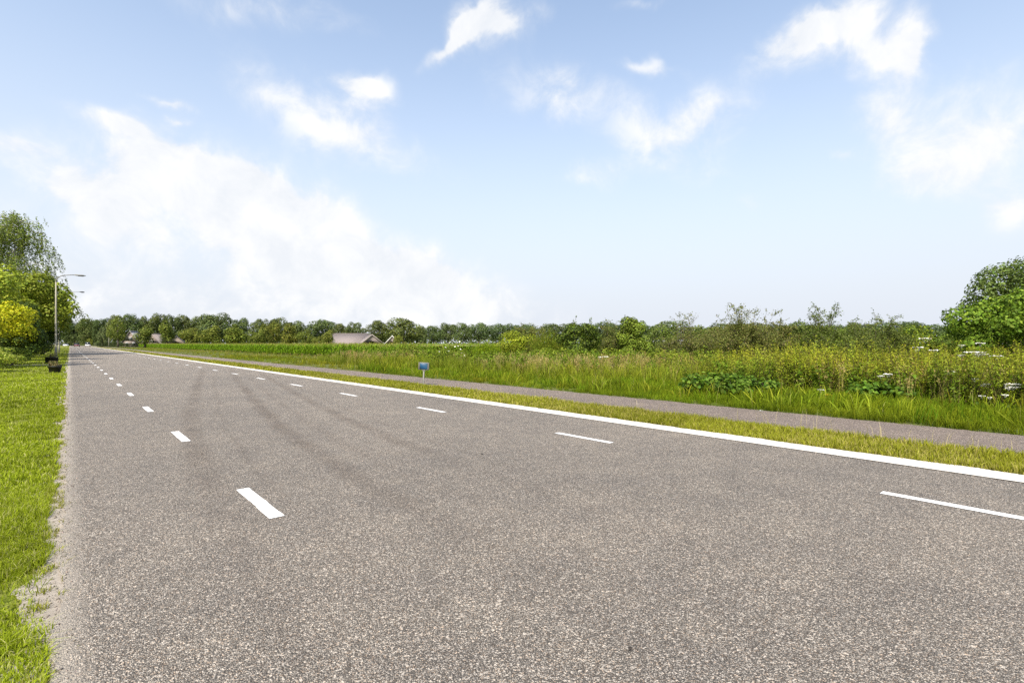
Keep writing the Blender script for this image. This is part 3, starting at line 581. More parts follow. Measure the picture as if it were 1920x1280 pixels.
# trees at the end of the road and along the left side
conif = tree_proto(301, 10, 2.6, .3, 22, 5000, .34, [(.11, .14, .05), (.14, .165, .06), (.085, .115, .042)], shape='cone', lobes=(.22, .34))
plant_tree(conif, 'grey_green_tree', 'pale grey green upright tree beside the pale pole at the road end', 'tree', P(193, 205), height(612, 205), 2.4, .3)
pear = tree_proto(302, 13, 4.2, 2.0, 22, 5200, .36, G_LIME, shape='cone', lobes=(.22, .36))
plant_tree(pear, 'roadside_tree', 'yellow green tree with dark bare trunk standing by the low hedge', 'tree', P(221, 185), height(592, 185), 3.7, 1.1, (.85, .92, .9))
plant_tree(limes[1], 'lime_tree', 'light green bush hiding the right half of the white gabled shed', 'tree', P(746, 178), height(627, 178), 2.0, .7, (1.1, 1.1, 1))
plant_tree(limes[0], 'round_bush', 'small round light green bush left of the pale grey green tree', 'bush', P(168, 235), height(634, 235), 1.4, .7, (1.1, 1.1, 1))
hr = np.random.default_rng(71)
def hedge(name, label, a, b, w, h, n, leaf, pal, cat='hedge'):
    a, b = np.asarray(a), np.asarray(b); L = np.linalg.norm(b - a); ang = math.atan2(*(b - a)[1::-1]); t = thing(name, label, cat, tuple(a), ang); mb = MB()
    q = np.stack([hr.random(n) * L, hr.uniform(-1, 1, n), hr.random(n)], 1); f = hr.integers(0, 3, n); nn = np.zeros((n, 3))
    q[f == 0, 2] = 1; nn[f == 0, 2] = 1; q[f == 1, 1] = -1; nn[f == 1, 1] = -1; q[f == 2, 1] = 1; nn[f == 2, 1] = 1
    bump = .8 + .35 * vnoise(q[:, 0], q[:, 2] * h, .9, 5); q[:, 1] *= w / 2 * bump; q[:, 2] *= h * bump
    leaves(mb, q + hr.normal(size=(n, 3)) * leaf * .35, nn + hr.normal(size=(n, 3)) * .5, leaf * hr.uniform(.6, 1.3, n), jit(hr, pal, n), hr, .7)
    mb.build('foliage', M_LEAF, t); st = MB()
    for x in np.arange(.3, L, max(.8, L / 14)): tube(st, [(x, 0, 0), (x + hr.normal() * .1, 0, h * .7)], [.03, .012], 4, (.1, .08, .06), False)
    st.build('stems', M_BARK, t); return t
hedge('low_hedge', 'low dark clipped hedge behind the roadside tree at the road end', P(184, 195), P(262, 192), 1.2, 1.35, 4800, .22, [(.035, .05, .018), (.045, .06, .02)])
side = [tree_proto(320 + i, 11, 4.4, 1.0, 30, 15000, .27, [(.20, .25, .022), (.26, .30, .032), (.15, .20, .02), (.25, .29, .04)], lobes=(.16, .30), up=.15) for i in range(2)]
darks = [tree_proto(330 + i, 11, 4.4, 1.2, 28, 13000, .27, [(.11, .155, .022), (.15, .19, .028), (.08, .12, .02)], lobes=(.16, .30)) for i in range(2)]
plant_tree(side[0], 'maple_tree', 'mid green leafy tree right behind the grey lamp post', 'tree', (-3.9, 79, 0), 10.4, 5.0, .4)
plant_tree(side[1], 'maple_tree', 'bushy light green tree at the left picture edge below the weeping birch', 'tree', (-6.6, 68.5, 0), 9.4, 4.4, 1.9, (1.05, 1.05, 1))
plant_tree(darks[0], 'linden_tree', 'dark roadside tree next behind the leafy tree at the lamp post', 'tree', (-4.4, 98, 0), 10.6, 4.9, .9)
plant_tree(darks[1], 'linden_tree', 'second dark roadside tree beyond the lamp post, overhanging the verge', 'tree', (-4.6, 122, 0), 11.2, 5.4, 2.4)
plant_tree(darks[0], 'linden_tree', 'third dark roadside tree beyond the lamp post along the left verge', 'tree', (-4.8, 152, 0), 11.5, 5.8, 4.0)
plant_tree(darks[1], 'linden_tree', 'fourth dark roadside tree beyond the lamp post, nearest the parked cars', 'tree', (-5.0, 190, 0), 12, 6.2, 5.2)
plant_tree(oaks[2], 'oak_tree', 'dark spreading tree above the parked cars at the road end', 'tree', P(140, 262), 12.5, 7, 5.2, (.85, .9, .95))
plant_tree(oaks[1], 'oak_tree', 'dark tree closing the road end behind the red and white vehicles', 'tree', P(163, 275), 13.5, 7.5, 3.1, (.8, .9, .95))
plant_tree(darks[0], 'garden_tree', 'slender garden tree left of the picture shading the lawn by the tubs', 'tree', (-8.2, 37.0, 0), 14.0, 2.2, .2)
plant_tree(darks[1], 'garden_tree', 'slender garden tree left of the picture shading the road near the lamp post', 'tree', (-8.4, 51.5, 0), 14.5, 2.5, .2)

def birch():
    r = np.random.default_rng(402); t = thing('weeping_birch', 'tall weeping birch with drooping twigs above the left trees', 'tree', (-4.9, 82.5, 0)); H = 16.9
    tk = MB(); pts = [(0, 0, 0), (.1, 0, 4), (-.1, .15, 8), (.1, 0, 12), (0, 0, H - .6)]; tube(tk, pts, [.26, .2, .15, .09, .02], 8); fo = MB(); tw = MB()
    for k in range(46):
        z = 4.0 + (H - 4.9) * (k / 46) ** .85; a = k * 2.4 + r.normal() * .3; L = (1.0 - .68 * (z / H) ** 1.6) * 6.2 * r.uniform(.75, 1.05); d = np.array((math.cos(a), math.sin(a), 0))
        b = np.array((0, 0, z)); m = b + d * L * .5 + (0, 0, L * .34); e = b + d * L + (0, 0, L * .20); tube(tk, [b, m, e], [.07, .04, .012], 5, cap=False)
        for _ in range(20):
            s = r.uniform(.12, 1.02); p = (1 - s) ** 2 * b + 2 * s * (1 - s) * m + s * s * e + r.normal(size=3) * .32; dl = r.uniform(.8, 2.8); drift = np.array((r.normal() * .16, r.normal() * .16, 0)) + d * .15
            n = int(dl * 15); tt = r.random(n); q = p + drift * dl * tt[:, None] - np.array((0, 0, dl)) * tt[:, None] ** 1.15 + r.normal(size=(n, 3)) * .10; q = q[q[:, 2] > 1.2]
            if len(q): leaves(fo, q, sph(r, len(q)) + (0, 0, .3), .19 * r.uniform(.6, 1.3, len(q)), jit(r, [(.20, .265, .05), (.26, .32, .065), (.15, .205, .04)], len(q)), r, .6, .15, .8)
            tube(tw, [p, p + drift * dl * .5 - (0, 0, dl * .45), p + drift * dl - (0, 0, dl)], [.010, .007, .004], 3, (.10, .08, .06), False)
    tk.build('trunk', M_BIRCH, t, True); tw.build('twigs', M_BARK, t); fo.build('crown', M_LEAF, t)
birch()

def leafy(name, label, loc, H, Rx, pal, n=4200, leaf=.16, nl=18, lobes=(.22, .38), cat='shrub', up=.2, asp=.62, var=.2, seed=None, shape='round', z0=.05, shoots=0):
    seed = abs(hash(label)) % 9999 if seed is None else seed; r = np.random.default_rng(seed); t = thing(name, label, cat, tuple(loc))
    cm, cen = crown_mesh(r, Rx, H - z0, z0, nl, n, leaf, pal, up, lobes, asp, shape, var); st = MB()
    for _ in range(shoots):                                  # young shoots above the leaf mass
        b = cen[r.integers(len(cen) - 2)] * (1.0, 1.0, 1.06); L = H * r.uniform(.14, .30); e = b + np.array((r.normal() * .10, r.normal() * .10, 1)) * L; tube(st, [b, (b + e) / 2 + r.normal(size=3) * .02, e], [.010, .007, .003], 4, (.13, .11, .07), False)
        q = 22; f = r.random((q, 1)) ** .8; leaves(cm, b + (e - b) * f + r.normal(size=(q, 3)) * .07 * (1.1 - f), sph(r, q) + (0, 0, .4), leaf * .8 * r.uniform(.6, 1.2, q), jit(r, pal, q), r, asp)
    cm.build('foliage', M_TREE, t)
    for p in cen[:9]: tube(st, [(r.normal() * .1, r.normal() * .1, 0), p * (.6, .6, .5), p], [.03, .02, .007], 4, (.1, .08, .06), False)
    st.build('stems', M_BARK, t); return t
DK = [(.040, .062, .014), (.056, .084, .018), (.030, .048, .012)]; MID = [(.105, .155, .018), (.14, .19, .024), (.08, .125, .016)]; GOLD = [(.46, .46, .014), (.40, .43, .016), (.55, .52, .03), (.26, .31, .016)]
VAR = [(.30, .36, .04), (.40, .43, .09), (.20, .27, .025)]
# left garden edge
leafy('golden_shrub', 'bright golden yellow shrub at the left picture edge', (-3.2, 45.2, 0), 4.2, 1.85, GOLD, 9000, .13, 28, (.20, .32), z0=.9, seed=11)
leafy('evergreen_shrub', 'dark evergreen shrub right below the golden yellow shrub', (-2.7, 45.4, 0), 2.5, 1.5, DK + MID[:2], 6500, .14, 18, seed=12)
leafy('evergreen_shrub', 'dark evergreen bush right of the golden shrub, behind the box planter', (-3.3, 55, 0), 4.2, 1.75, DK + MID[:1], 5200, .16, 20, seed=13)
leafy('evergreen_shrub', 'tall dark evergreen bush left of the lamp post base', (-3.3, 63, 0), 5.0, 1.8, DK + MID[:1], 5200, .17, 20, seed=14)
leafy('evergreen_shrub', 'dark bush just right of the lamp post base', (-2.35, 83, 0), 3.6, 1.6, DK + MID[:1], 4200, .16, 16, seed=15)
leafy('variegated_shrub', 'low pale green shrub at the lawn edge, nearest at the left picture edge', (-3.1, 33.5, 0), 1.15, 1.3, VAR, 3600, .09, 18, (.22, .34), seed=16)
leafy('variegated_shrub', 'low pale green shrub at the lawn edge under the golden shrub', (-2.9, 38.5, 0), 1.25, 1.2, VAR + MID[:1], 3600, .09, 18, (.22, .34), seed=17)
leafy('variegated_shrub', 'low mid green shrub at the lawn edge beside the dark bush', (-2.75, 42.8, 0), 1.2, 1.05, MID + VAR[:1], 3000, .09, 16, (.22, .34), seed=18)

# wild shrubs on the right
def twiggy(name, label, loc, H, Rx, pal, n_stem=26, leafn=70, leaf=.09, mass=.68, cat='shrub', seed=1):
    n_stem = int(n_stem * 1.35); leafn = int(leafn * 1.35); Rx *= 1.15
    r = np.random.default_rng(seed); t = thing(name, label, cat, tuple(loc)); st, fo = MB(), MB()
    for k in range(n_stem):
        a = r.uniform(0, 6.283); rr = math.sqrt(r.random()); b = np.array((math.cos(a) * rr * Rx * .25, math.sin(a) * rr * Rx * .25, 0))
        tall = r.random() < .48; hh = H * (r.uniform(.85, 1.0) if tall and rr < .75 else r.uniform(.45, mass + .05)) * (1 - .35 * rr * rr)
        e = np.array((math.cos(a) * rr * Rx * r.uniform(.7, 1.1), math.sin(a) * rr * Rx * r.uniform(.7, 1.1), hh)); m = (b + e) / 2 + r.normal(size=3) * .10 * H * .5 + (0, 0, .08 * H)
        s = np.linspace(0, 1, 7)[:, None]; pts = (1 - s) ** 2 * b + 2 * s * (1 - s) * m + s * s * e; pts[1:-1] += r.normal(size=(5, 3)) * .03; tube(st, pts, np.linspace(.022, .004, 7), 4, (.13, .11, .085), False)
        ends = [(pts, 1.0)]
        for _ in range(7):
            i = r.integers(2, 7); d = unit(np.array((r.normal(), r.normal(), .55 + .5 * r.random()))) * r.uniform(.25, .62) * (H / 3); q = np.stack([pts[i], pts[i] + d * .55 + r.normal(size=3) * .03, pts[i] + d]); tube(st, q, [.009, .006, .0025], 3, (.15, .12, .095), False); ends.append((q, .55))
        for q, w in ends:
            n = int(leafn * w * r.uniform(.7, 1.2)); u = r.random(n) * (len(q) - 1); i = np.minimum(u.astype(int), len(q) - 2); f = (u - i)[:, None]; p = q[i] * (1 - f) + q[i + 1] * f
            hz = p[:, 2] / H; p = p + r.normal(size=(n, 3)) * (.14 * (1.15 - np.clip(hz, 0, 1)) + .015)[:, None] * (H / 3); keep = (r.random(n) < np.where(hz > mass, .30, 1)) & (p[:, 2] > .05); p = p[keep]
            if len(p): leaves(fo, p, sph(r, len(p)) * .8 + (0, 0, .45), leaf * r.uniform(.6, 1.3, len(p)), jit(r, pal, len(p)), r, .55)
    st.build('branches', M_BARK, t); fo.build('foliage', M_LEAF, t); return t
def broom(name, label, loc, H, Rx, pal, n=420, seed=1):
    r = np.random.default_rng(seed); t = thing(name, label, 'shrub', tuple(loc)); a = r.uniform(0, 6.283, n); q = np.sqrt(r.random(n)); p = np.stack([np.cos(a) * q * Rx * .45, np.sin(a) * q * Rx * .45, np.zeros(n)], 1); mb = MB()
    for k in range(n):
        hh = H * r.uniform(.6, 1.05) * (1 - .35 * q[k] ** 2); d = np.array((math.cos(a[k]), math.sin(a[k]), 0)) * q[k] * Rx * .6; c = np.asarray(pal[r.integers(len(pal))]) * r.uniform(.75, 1.25)
        e = p[k] + d + (0, 0, hh); m = p[k] + d * .25 + (0, 0, hh * .55); tube(mb, [p[k], m, e], [.008, .007, .003], 3, c, False)
        nn = 9; s = r.uniform(.25, 1.0, nn)[:, None]; w = (1 - s) ** 2 * p[k] + 2 * s * (1 - s) * m + s * s * e + r.normal(size=(nn, 3)) * .03; leaves(mb, w, r.normal(size=(nn, 3)) * (1, 1, .3), .11 * r.uniform(.7, 1.3, nn), jit(r, pal, nn), r, .22, .1, -2.5)
    mb.build('foliage', M_LEAF, t); st = MB()
    for k in range(6): tube(st, [(r.normal() * .08, r.normal() * .08, 0), (r.normal() * .25, r.normal() * .25, H * .45)], [.02, .008], 4, (.1, .09, .05), False)
    st.build('stems', M_BARK, t); return t
OL = [(.145, .17, .038), (.19, .205, .05), (.11, .135, .032), (.20, .18, .065)]; OLG = [(.12, .155, .034), (.16, .195, .042), (.095, .125, .03)]; YG = [(.22, .27, .018), (.28, .31, .025), (.17, .22, .016)]
def at(u, z): return P(u, z)
broom('broom_bush', 'small bright yellow green broom bush left of the wild shrubs', at(913, 31), height(637, 31), .95, [(.20, .29, .012), (.25, .33, .016), (.15, .23, .012)], 520, 1)
leafy('light_shrub', 'yellow green leafy shrub between the two broom bushes', at(965, 33), height(621, 33), 1.5, YG, 5760, .10, 20, (.2, .34), seed=52, shoots=8)
twiggy('olive_shrub', 'greyish olive shrub rising behind the yellow green leafy shrub', at(990, 43), height(603, 43), 1.9, OL, 26, 80, .10, .8, seed=53)
broom('broom_bush', 'darker upright broom bush left of the dark leafy shrub', at(1026, 32), height(615, 32), 1.15, [(.13, .20, .014), (.18, .24, .02), (.23, .24, .03)], 560, 2)
leafy('hazel_shrub', 'dark green leafy shrub with upright shoots near the picture centre', at(1086, 30), height(600, 30), 1.35, MID + DK[:1], 6720, .12, 22, (.2, .34), seed=54, shoots=9)
twiggy('olive_shrub', 'low olive shrub between two green leafy shrubs', at(1140, 35), height(601, 35), 1.25, OLG + OL, 22, 80, .10, .85, seed=55)
leafy('hazel_shrub', 'light green pointed leafy shrub right of the low olive shrub', at(1186, 30), height(597, 30), 1.1, [(.14, .195, .022), (.18, .235, .028), (.11, .155, .02)], 8960, .12, 20, (.2, .32), seed=56, shoots=8)
leafy('hazel_shrub', 'low dark green shrub left of the thin arching twig', at(1238, 33), height(613, 33), 1.3, MID + OLG, 5200, .11, 20, (.2, .34), seed=66, shoots=6)
leafy('hazel_shrub', 'low dark green shrub between the thorn shrubs', at(1320, 32), height(610, 32), 1.4, MID + OLG + DK[:1], 5600, .11, 20, (.2, .34), seed=67, shoots=6)
leafy('hazel_shrub', 'dark green shrub behind the two upright shoots', at(1505, 31), height(606, 31), 1.6, MID + OLG + DK[:1], 5600, .11, 20, (.2, .34), seed=68, shoots=7)
leafy('hazel_shrub', 'dark green shrub under the feathery twigs', at(1600, 32), height(607, 32), 1.7, MID + OLG, 5600, .11, 20, (.2, .34), seed=69, shoots=7)
twiggy('thorn_shrub', 'thin brownish shrub with one long arching twig', at(1281, 31), height(583, 31), 1.25, OL, 16, 60, .08, .62, seed=57)
twiggy('thorn_shrub', 'largest olive brown thorn shrub with bare twigs against the sky', at(1385, 27), height(566, 27), 2.0, OL, 46, 95, .085, .66, seed=58)
twiggy('thorn_shrub', 'low olive thorn shrub joining the largest thorn shrub on its right', at(1462, 28), height(598, 28), 1.3, OL, 28, 90, .085, .85, seed=59)
twiggy('thorn_shrub', 'dark olive green shrub with two upright shoots, right of the thorns', at(1545, 26), height(578, 26), 1.25, OLG + MID[:1], 32, 95, .085, .70, seed=60)
twiggy('thorn_shrub', 'wide olive green shrub topped by feathery twigs', at(1635, 28), height(584, 28), 1.7, OLG + OL[:1], 34, 95, .09, .70, seed=61)
leafy('light_shrub', 'light green low shrub left of the dark laurel', at(1718, 28), height(611, 28), 1.5, MID + YG[:1], 6080, .11, 20, (.2, .34), seed=62, shoots=5)
leafy('light_shrub', 'mid green low shrub tucked beneath the dark laurel', at(1772, 27), height(620, 27), 1.2, MID, 4800, .11, 18, (.2, .34), seed=63)
leafy('laurel_bush', 'large glossy bright green laurel bush at the right picture edge', at(1925, 21.5), height(538, 21.5), 2.75, [(.11, .185, .016), (.14, .225, .02), (.08, .135, .013), (.18, .255, .028)], 17000, .15, 46, (.16, .27), seed=64)
leafy('dull_green_tree', 'tall dull green tree behind the laurel at the right picture edge', at(1965, 31), height(468, 31), 4.3, [(.10, .145, .03), (.13, .18, .04), (.075, .11, .025)], 24000, .18, 70, (.15, .25), cat='tree', seed=65)

def bramble(label, loc, H, Rx, Ry, pal, n, leaf, seed, rz=0.0):
    r = np.random.default_rng(seed); t = thing('bramble_bush', label, 'bramble', tuple(loc), rz); mb = MB(); nl = 26; a = r.uniform(0, 6.28, nl); q = np.sqrt(r.random(nl)) * .8
    c = np.stack([np.cos(a) * q * Rx, np.sin(a) * q * Ry, H * (.62 - .35 * q ** 2) * r.uniform(.7, 1.15, nl)], 1); lr = H * r.uniform(.24, .42, nl); k = r.integers(0, nl, n); d = sph(r, n); d[:, 2] = np.abs(d[:, 2]) * .9 + .05; d[:, 2] -= .25 * (r.random(n) < .4); d = unit(d)
    p = c[k] + d * (lr[k] * r.uniform(.75, 1.1, n))[:, None] * (1.25, 1.25, 1); keep = p[:, 2] > .03; p, d, k = p[keep], d[keep], k[keep]; tone = r.uniform(.75, 1.25, nl)[k][:, None]
    leaves(mb, p, d * .7 + r.normal(size=d.shape) * .35 + (0, 0, .35), leaf * r.uniform(.6, 1.35, len(p)), jit(r, pal, len(p), .2) * tone, r, .72, .25, .4); mb.build('foliage', M_LEAF, t); st = MB()
    for _ in range(14):
        b = c[r.integers(nl)] * (1, 1, 0); e = c[r.integers(nl)]; s = np.linspace(0, 1, 6)[:, None]; m = (b + e) / 2 + (0, 0, H * .8); tube(st, (1 - s) ** 2 * b + 2 * s * (1 - s) * m + s * s * e, np.linspace(.008, .003, 6), 4, (.16, .09, .06), False)
    st.build('canes', M_BARK, t); return t
BR = [(.075, .145, .014), (.105, .19, .018), (.05, .10, .012), (.15, .23, .03)]; BRL = [(.14, .195, .018), (.18, .235, .022), (.105, .15, .016), (.22, .26, .03)]
bramble('dark large leaved bramble clump at the grass edge right of centre', at(1368, 12.6), .66, 1.15, .7, BR, 1500, .105, 81, -YAW)
bramble('small dark bramble clump at the grass edge below the feathery twigs', at(1655, 11.4), .52, .7, .5, BR, 700, .095, 82, -YAW)
for u, z, h, rx, sd, lb in ((1075, 25, 1.25, 1.7, 83, 'bright green bramble mound below the dark leafy shrub'), (1160, 24, 1.2, 1.5, 84, 'bright green bramble mound below the light pointed shrub'), (1245, 24, 1.1, 1.5, 85, 'bramble mound below the thin arching twig'), (1335, 22, 1.1, 1.5, 86, 'bramble mound left below the largest thorn shrub'), (1010, 27, 1.2, 1.6, 87, 'dull green bramble mound below the upright broom bush'), (925, 26, 1.0, 1.3, 88, 'dull green bramble mound below the small bright broom bush'), (840, 30, 1.25, 1.6, 89, 'loose green bramble mound at the near corner of the maize'), (770, 36, 1.45, 1.5, 90, 'leafy green weed mound where the maize rows end')):
    bramble(lb, at(u, z), h, rx, 1.0, BRL, 2000, .085, sd, -YAW)

# ------------------------------------------------------------------ flowers that stand out singly
def umbel_head(r, w):
    mb = MB(); n = 80; a = r.uniform(0, 6.283, n); q = np.sqrt(r.random(n)) * w / 2; p = np.stack([np.cos(a) * q, np.sin(a) * q, .012 - .10 * q * q / w + r.normal(size=n) * .004], 1)
    leaves(mb, p, np.tile((0, 0, 1.0), (n, 1)) + r.normal(size=(n, 3)) * .3, w * .21, np.full((n, 3), .5), r, .9, .05)
    for k in range(9): tube(mb, [(0, 0, -w * .42), p[k]], [.002, .0015], 3, cap=False)
    return mb
def umbel_plant(label, loc, H, heads, seed, m=None, name='umbel_plant', group='white umbels'):
    r = np.random.default_rng(seed); t = thing(name, label, 'flower', tuple(loc), 0, None); st = MB(); tube(st, [(0, 0, 0), (.02, .01, H * .55), (0, 0, H * .80)], [.008, .006, .005], 5, (.13, .17, .04), False)
    right = np.array((CT, -ST, 0))
    for dx, dz, w in heads:
        e = right * dx + (r.normal() * .02, r.normal() * .02, H + dz); tube(st, [(0, 0, H * r.uniform(.5, .75)), e * (.55, .55, 1) - (0, 0, .16), e - (0, 0, w * .42)], [.005, .004, .003], 4, (.13, .17, .04), False)
        umbel_head(r, w).build('flower_head', m or M_WHITE, t, loc=tuple(e))
    n = 10; lf = MB(); leaves(lf, np.stack([r.normal(size=n) * .09, r.normal(size=n) * .09, r.uniform(.1, .6, n) * H], 1), sph(r, n) + (0, 0, .8), .13, jit(r, [(.09, .14, .025)], n), r, .5); st.build('stem', M_LEAF, t); lf.build('leaf', M_LEAF, t); return t
for i, (u, v, z, heads, lb) in enumerate([
    (1733, 635, 13.0, [(0, 0, .26)], 'white umbel standing highest, left of the dark laurel'), (1722, 652, 12.6, [(0, 0, .21), (-.03, -.06, .12)], 'pair of small white umbels just left below the highest umbel'), (1752, 657, 12.5, [(0, 0, .20)], 'single white umbel right below the highest umbel'),
    (1800, 667, 12.0, [(0, 0, .19)], 'single white umbel at the left end of the bright umbel row'), (1828, 661, 11.8, [(-.12, 0, .22), (.10, 0, .24), (.16, -.05, .2), (0, -.05, .16)], 'broad cluster of bright white umbels in front of the laurel'), (1865, 668, 11.9, [(0, 0, .22)], 'single white umbel at the right end of the bright umbel row'),
    (1838, 644, 12.8, [(0, 0, .19)], 'white umbel close against the dark base of the laurel'), (1806, 648, 13.0, [(0, 0, .13)], 'small pale umbel left of the umbel by the laurel base'), (1661, 702, 11.3, [(0, 0, .14), (-.1, -.04, .13), (.08, .0, .11)], 'white umbel leaning above the small bramble clump'), (1783, 697, 11.0, [(0, 0, .18)], 'single faint umbel midway between the two bramble clumps and the right edge'),
    (1825, 711, 10.6, [(0, 0, .13)], 'small white umbel below the broad white cluster'), (1850, 721, 10.4, [(0, 0, .15), (-.07, -.03, .11)], 'pair of dull white umbels low in the weeds near the right edge'), (1896, 721, 10.0, [(0, 0, .22), (.03, -.05, .22), (-.08, -.08, .09)], 'stacked white umbels low at the right picture edge'), (1842, 743, 10.1, [(0, 0, .1), (.09, -.03, .08)], 'tiny white umbels just above the lush grass near the right edge'),
    (1883, 741, 9.9, [(0, 0, .11)], 'thin white umbel right above the lush grass at the right edge'), (1537, 731, 12.0, [(0, 0, .15)], 'single white umbel low between the dark bramble clumps'), (1131, 670, 19.0, [(-.12, 0, .18), (.1, .02, .2)], 'white umbels in front of the bright bramble mounds')]):
    umbel_plant(lb, P(u, z), height(v, z), heads, 500 + i)
for u, v, z, lb in ((1058, 684, 20.5, 'yellow ragwort flower cluster among the straw coloured grass'), (1551, 743, 11.6, 'small yellow flower cluster low beside the bramble clumps')):
    s = .55 if u > 1200 else 1.0; umbel_plant(lb, P(u, z), height(v, z), [(-.12 * s, -.02, .17 * s), (.02, .03, .2 * s), (.13 * s, -.03, .16 * s), (.03, -.12 * s, .18 * s)], int(u), M_YELLOW, 'ragwort')
def bindweed():
    r = np.random.default_rng(9); t = thing('bindweed', 'white flowering bindweed climbing the weeds left of the broom', 'flower', tuple(P(850, 28.5))); right = np.array((CT, -ST, 0)); fo, st = MB(), MB()
    for u, v in ((842, 644), (853, 650), (858, 649), (863, 655), (841, 659), (824, 660), (866, 662), (871, 666), (862, 640), (835, 652)):
        e = right * pxm(u - 850, 28.5) + (0, 0, height(v, 28.5)); tube(st, [e * (.6, .6, 0), e * (.8, .8, .6), e], [.006, .005, .003], 4, (.12, .15, .04), False); b = MB(); a = np.linspace(0, 6.283, 9)[:-1]
        V = [(0, 0, 0)] + [(math.cos(x) * .042, math.sin(x) * .042, .032 + .008 * math.cos(3 * x)) for x in a]; b.add(V, [(0, 1 + k, 1 + (k + 1) % 8) for k in range(8)]); o = b.build('flower', M_WHITE, t, loc=tuple(e)); o.rotation_euler = (r.normal() * .6 + .7, r.normal() * .4, -YAW + r.normal() * .5)
        n = 14; leaves(fo, e + r.normal(size=(n, 3)) * (.16, .16, .12), sph(r, n) + (0, 0, .4), .10, jit(r, BRL, n), r, .7)
    fo.build('foliage', M_LEAF, t); st.build('stem', M_LEAF, t)
bindweed()

# ------------------------------------------------------------------ street furniture
def marker():
    t = thing('marker_sign', 'small blue marker sign on a grey post beside the cycle path', 'sign', tuple(P(793.5, 16.1)), -YAW - R(6)); t.rotation_euler = (R(-1), R(2.5), -YAW - R(6))
    mb = MB(); box(mb, (-.024, -.02, -.1), (.024, .02, .52), bev=.005); mb.build('post', M_STEEL, t)
    mb = MB(); box(mb, (-.155, -.045, .50), (.165, .03, .735), bev=.012); h = mb.build('housing', M_FRAME, t)
    mb = MB(); box(mb, (-.122, -.055, .528), (.122, -.046, .71), bev=.004); mb.build('panel', M_BLUE, h)
    mb = MB(); box(mb, (-.175, -.03, .50), (-.157, .02, .735), bev=.004); mb.build('side_plate', M_STEEL, h)
    mb = MB(); box(mb, (-.05, -.03, .465), (.055, .025, .499), bev=.006); mb.build('bracket', M_STEEL, t)
    for x, z in ((-.13, .52), (-.13, .715), (.135, .52), (.135, .715)):
        mb = MB(); tube(mb, [(x, -.044, z), (x, -.052, z)], .008, 8, (.3, .3, .3)); mb.build('screw', M_STEEL, h)
marker()
def lamp(label, x, y, H, reach, old=False, pm=M_POLE):
    t = thing('street_lamp', label, 'street lamp', (x, y, 0)); mb = MB(); tube(mb, [(0, 0, 0), (0, 0, 1.2), (0, 0, 1.25), (0, 0, H * .55), (0, 0, H - .75)], [.115, .11, .09, .075, .055], 12); p = mb.build('pole', pm, t, True)
    for z in (1.22, H * .34, H * .40):
        mb = MB(); tube(mb, [(0, 0, z), (0, 0, z + .07)], .10 if z > 2 else .125, 12); mb.build('band', M_STEEL, p)
    mb = MB(); box(mb, (-.05, -.125, .45), (.05, -.10, .85), bev=.008); mb.build('hatch', M_STEEL, p)
    a = np.linspace(0, 1, 10); rr = .75; pts = [(rr * (1 - math.cos(s * 1.32)), 0, H - .75 + rr * math.sin(s * 1.32) * .92) for s in a]; last = np.array(pts[-1]); pts += [tuple(last + (reach * .35, 0, .10)), tuple(last + (reach * .62, 0, .13))]
    mb = MB(); tube(mb, pts, np.linspace(.055, .036, len(pts)) * (.6 if old else 1), 10); mb.build('arm', M_STEEL, t, True); e = np.array(pts[-1])
    mb = MB(); L = reach * .55 if not old else .45
    prof = [(e[0] - .1, e[2] - .03), (e[0] + L * .3, e[2] - .075), (e[0] + L, e[2] - .045), (e[0] + L + .05, e[2] + .0), (e[0] + L * .7, e[2] + .06), (e[0] + .0, e[2] + .05)]; extrude(mb, prof, -.12, .12); h = mb.build('lamp_head', M_STEEL if not old else M_BOX, t)
    mb = MB(); box(mb, (e[0] + L * .3, -.09, e[2] - .10), (e[0] + L * .85, .09, e[2] - .072), bev=.01); mb.build('lens', M_FRAME, h)
lamp('pale street lamp with long curved arm among the left trees', -1.05, 68.7, 8.25, 1.45)
lamp('second smaller street lamp, its dark head showing beyond the first', -1.1, 92, 8.35, 2.6, True)

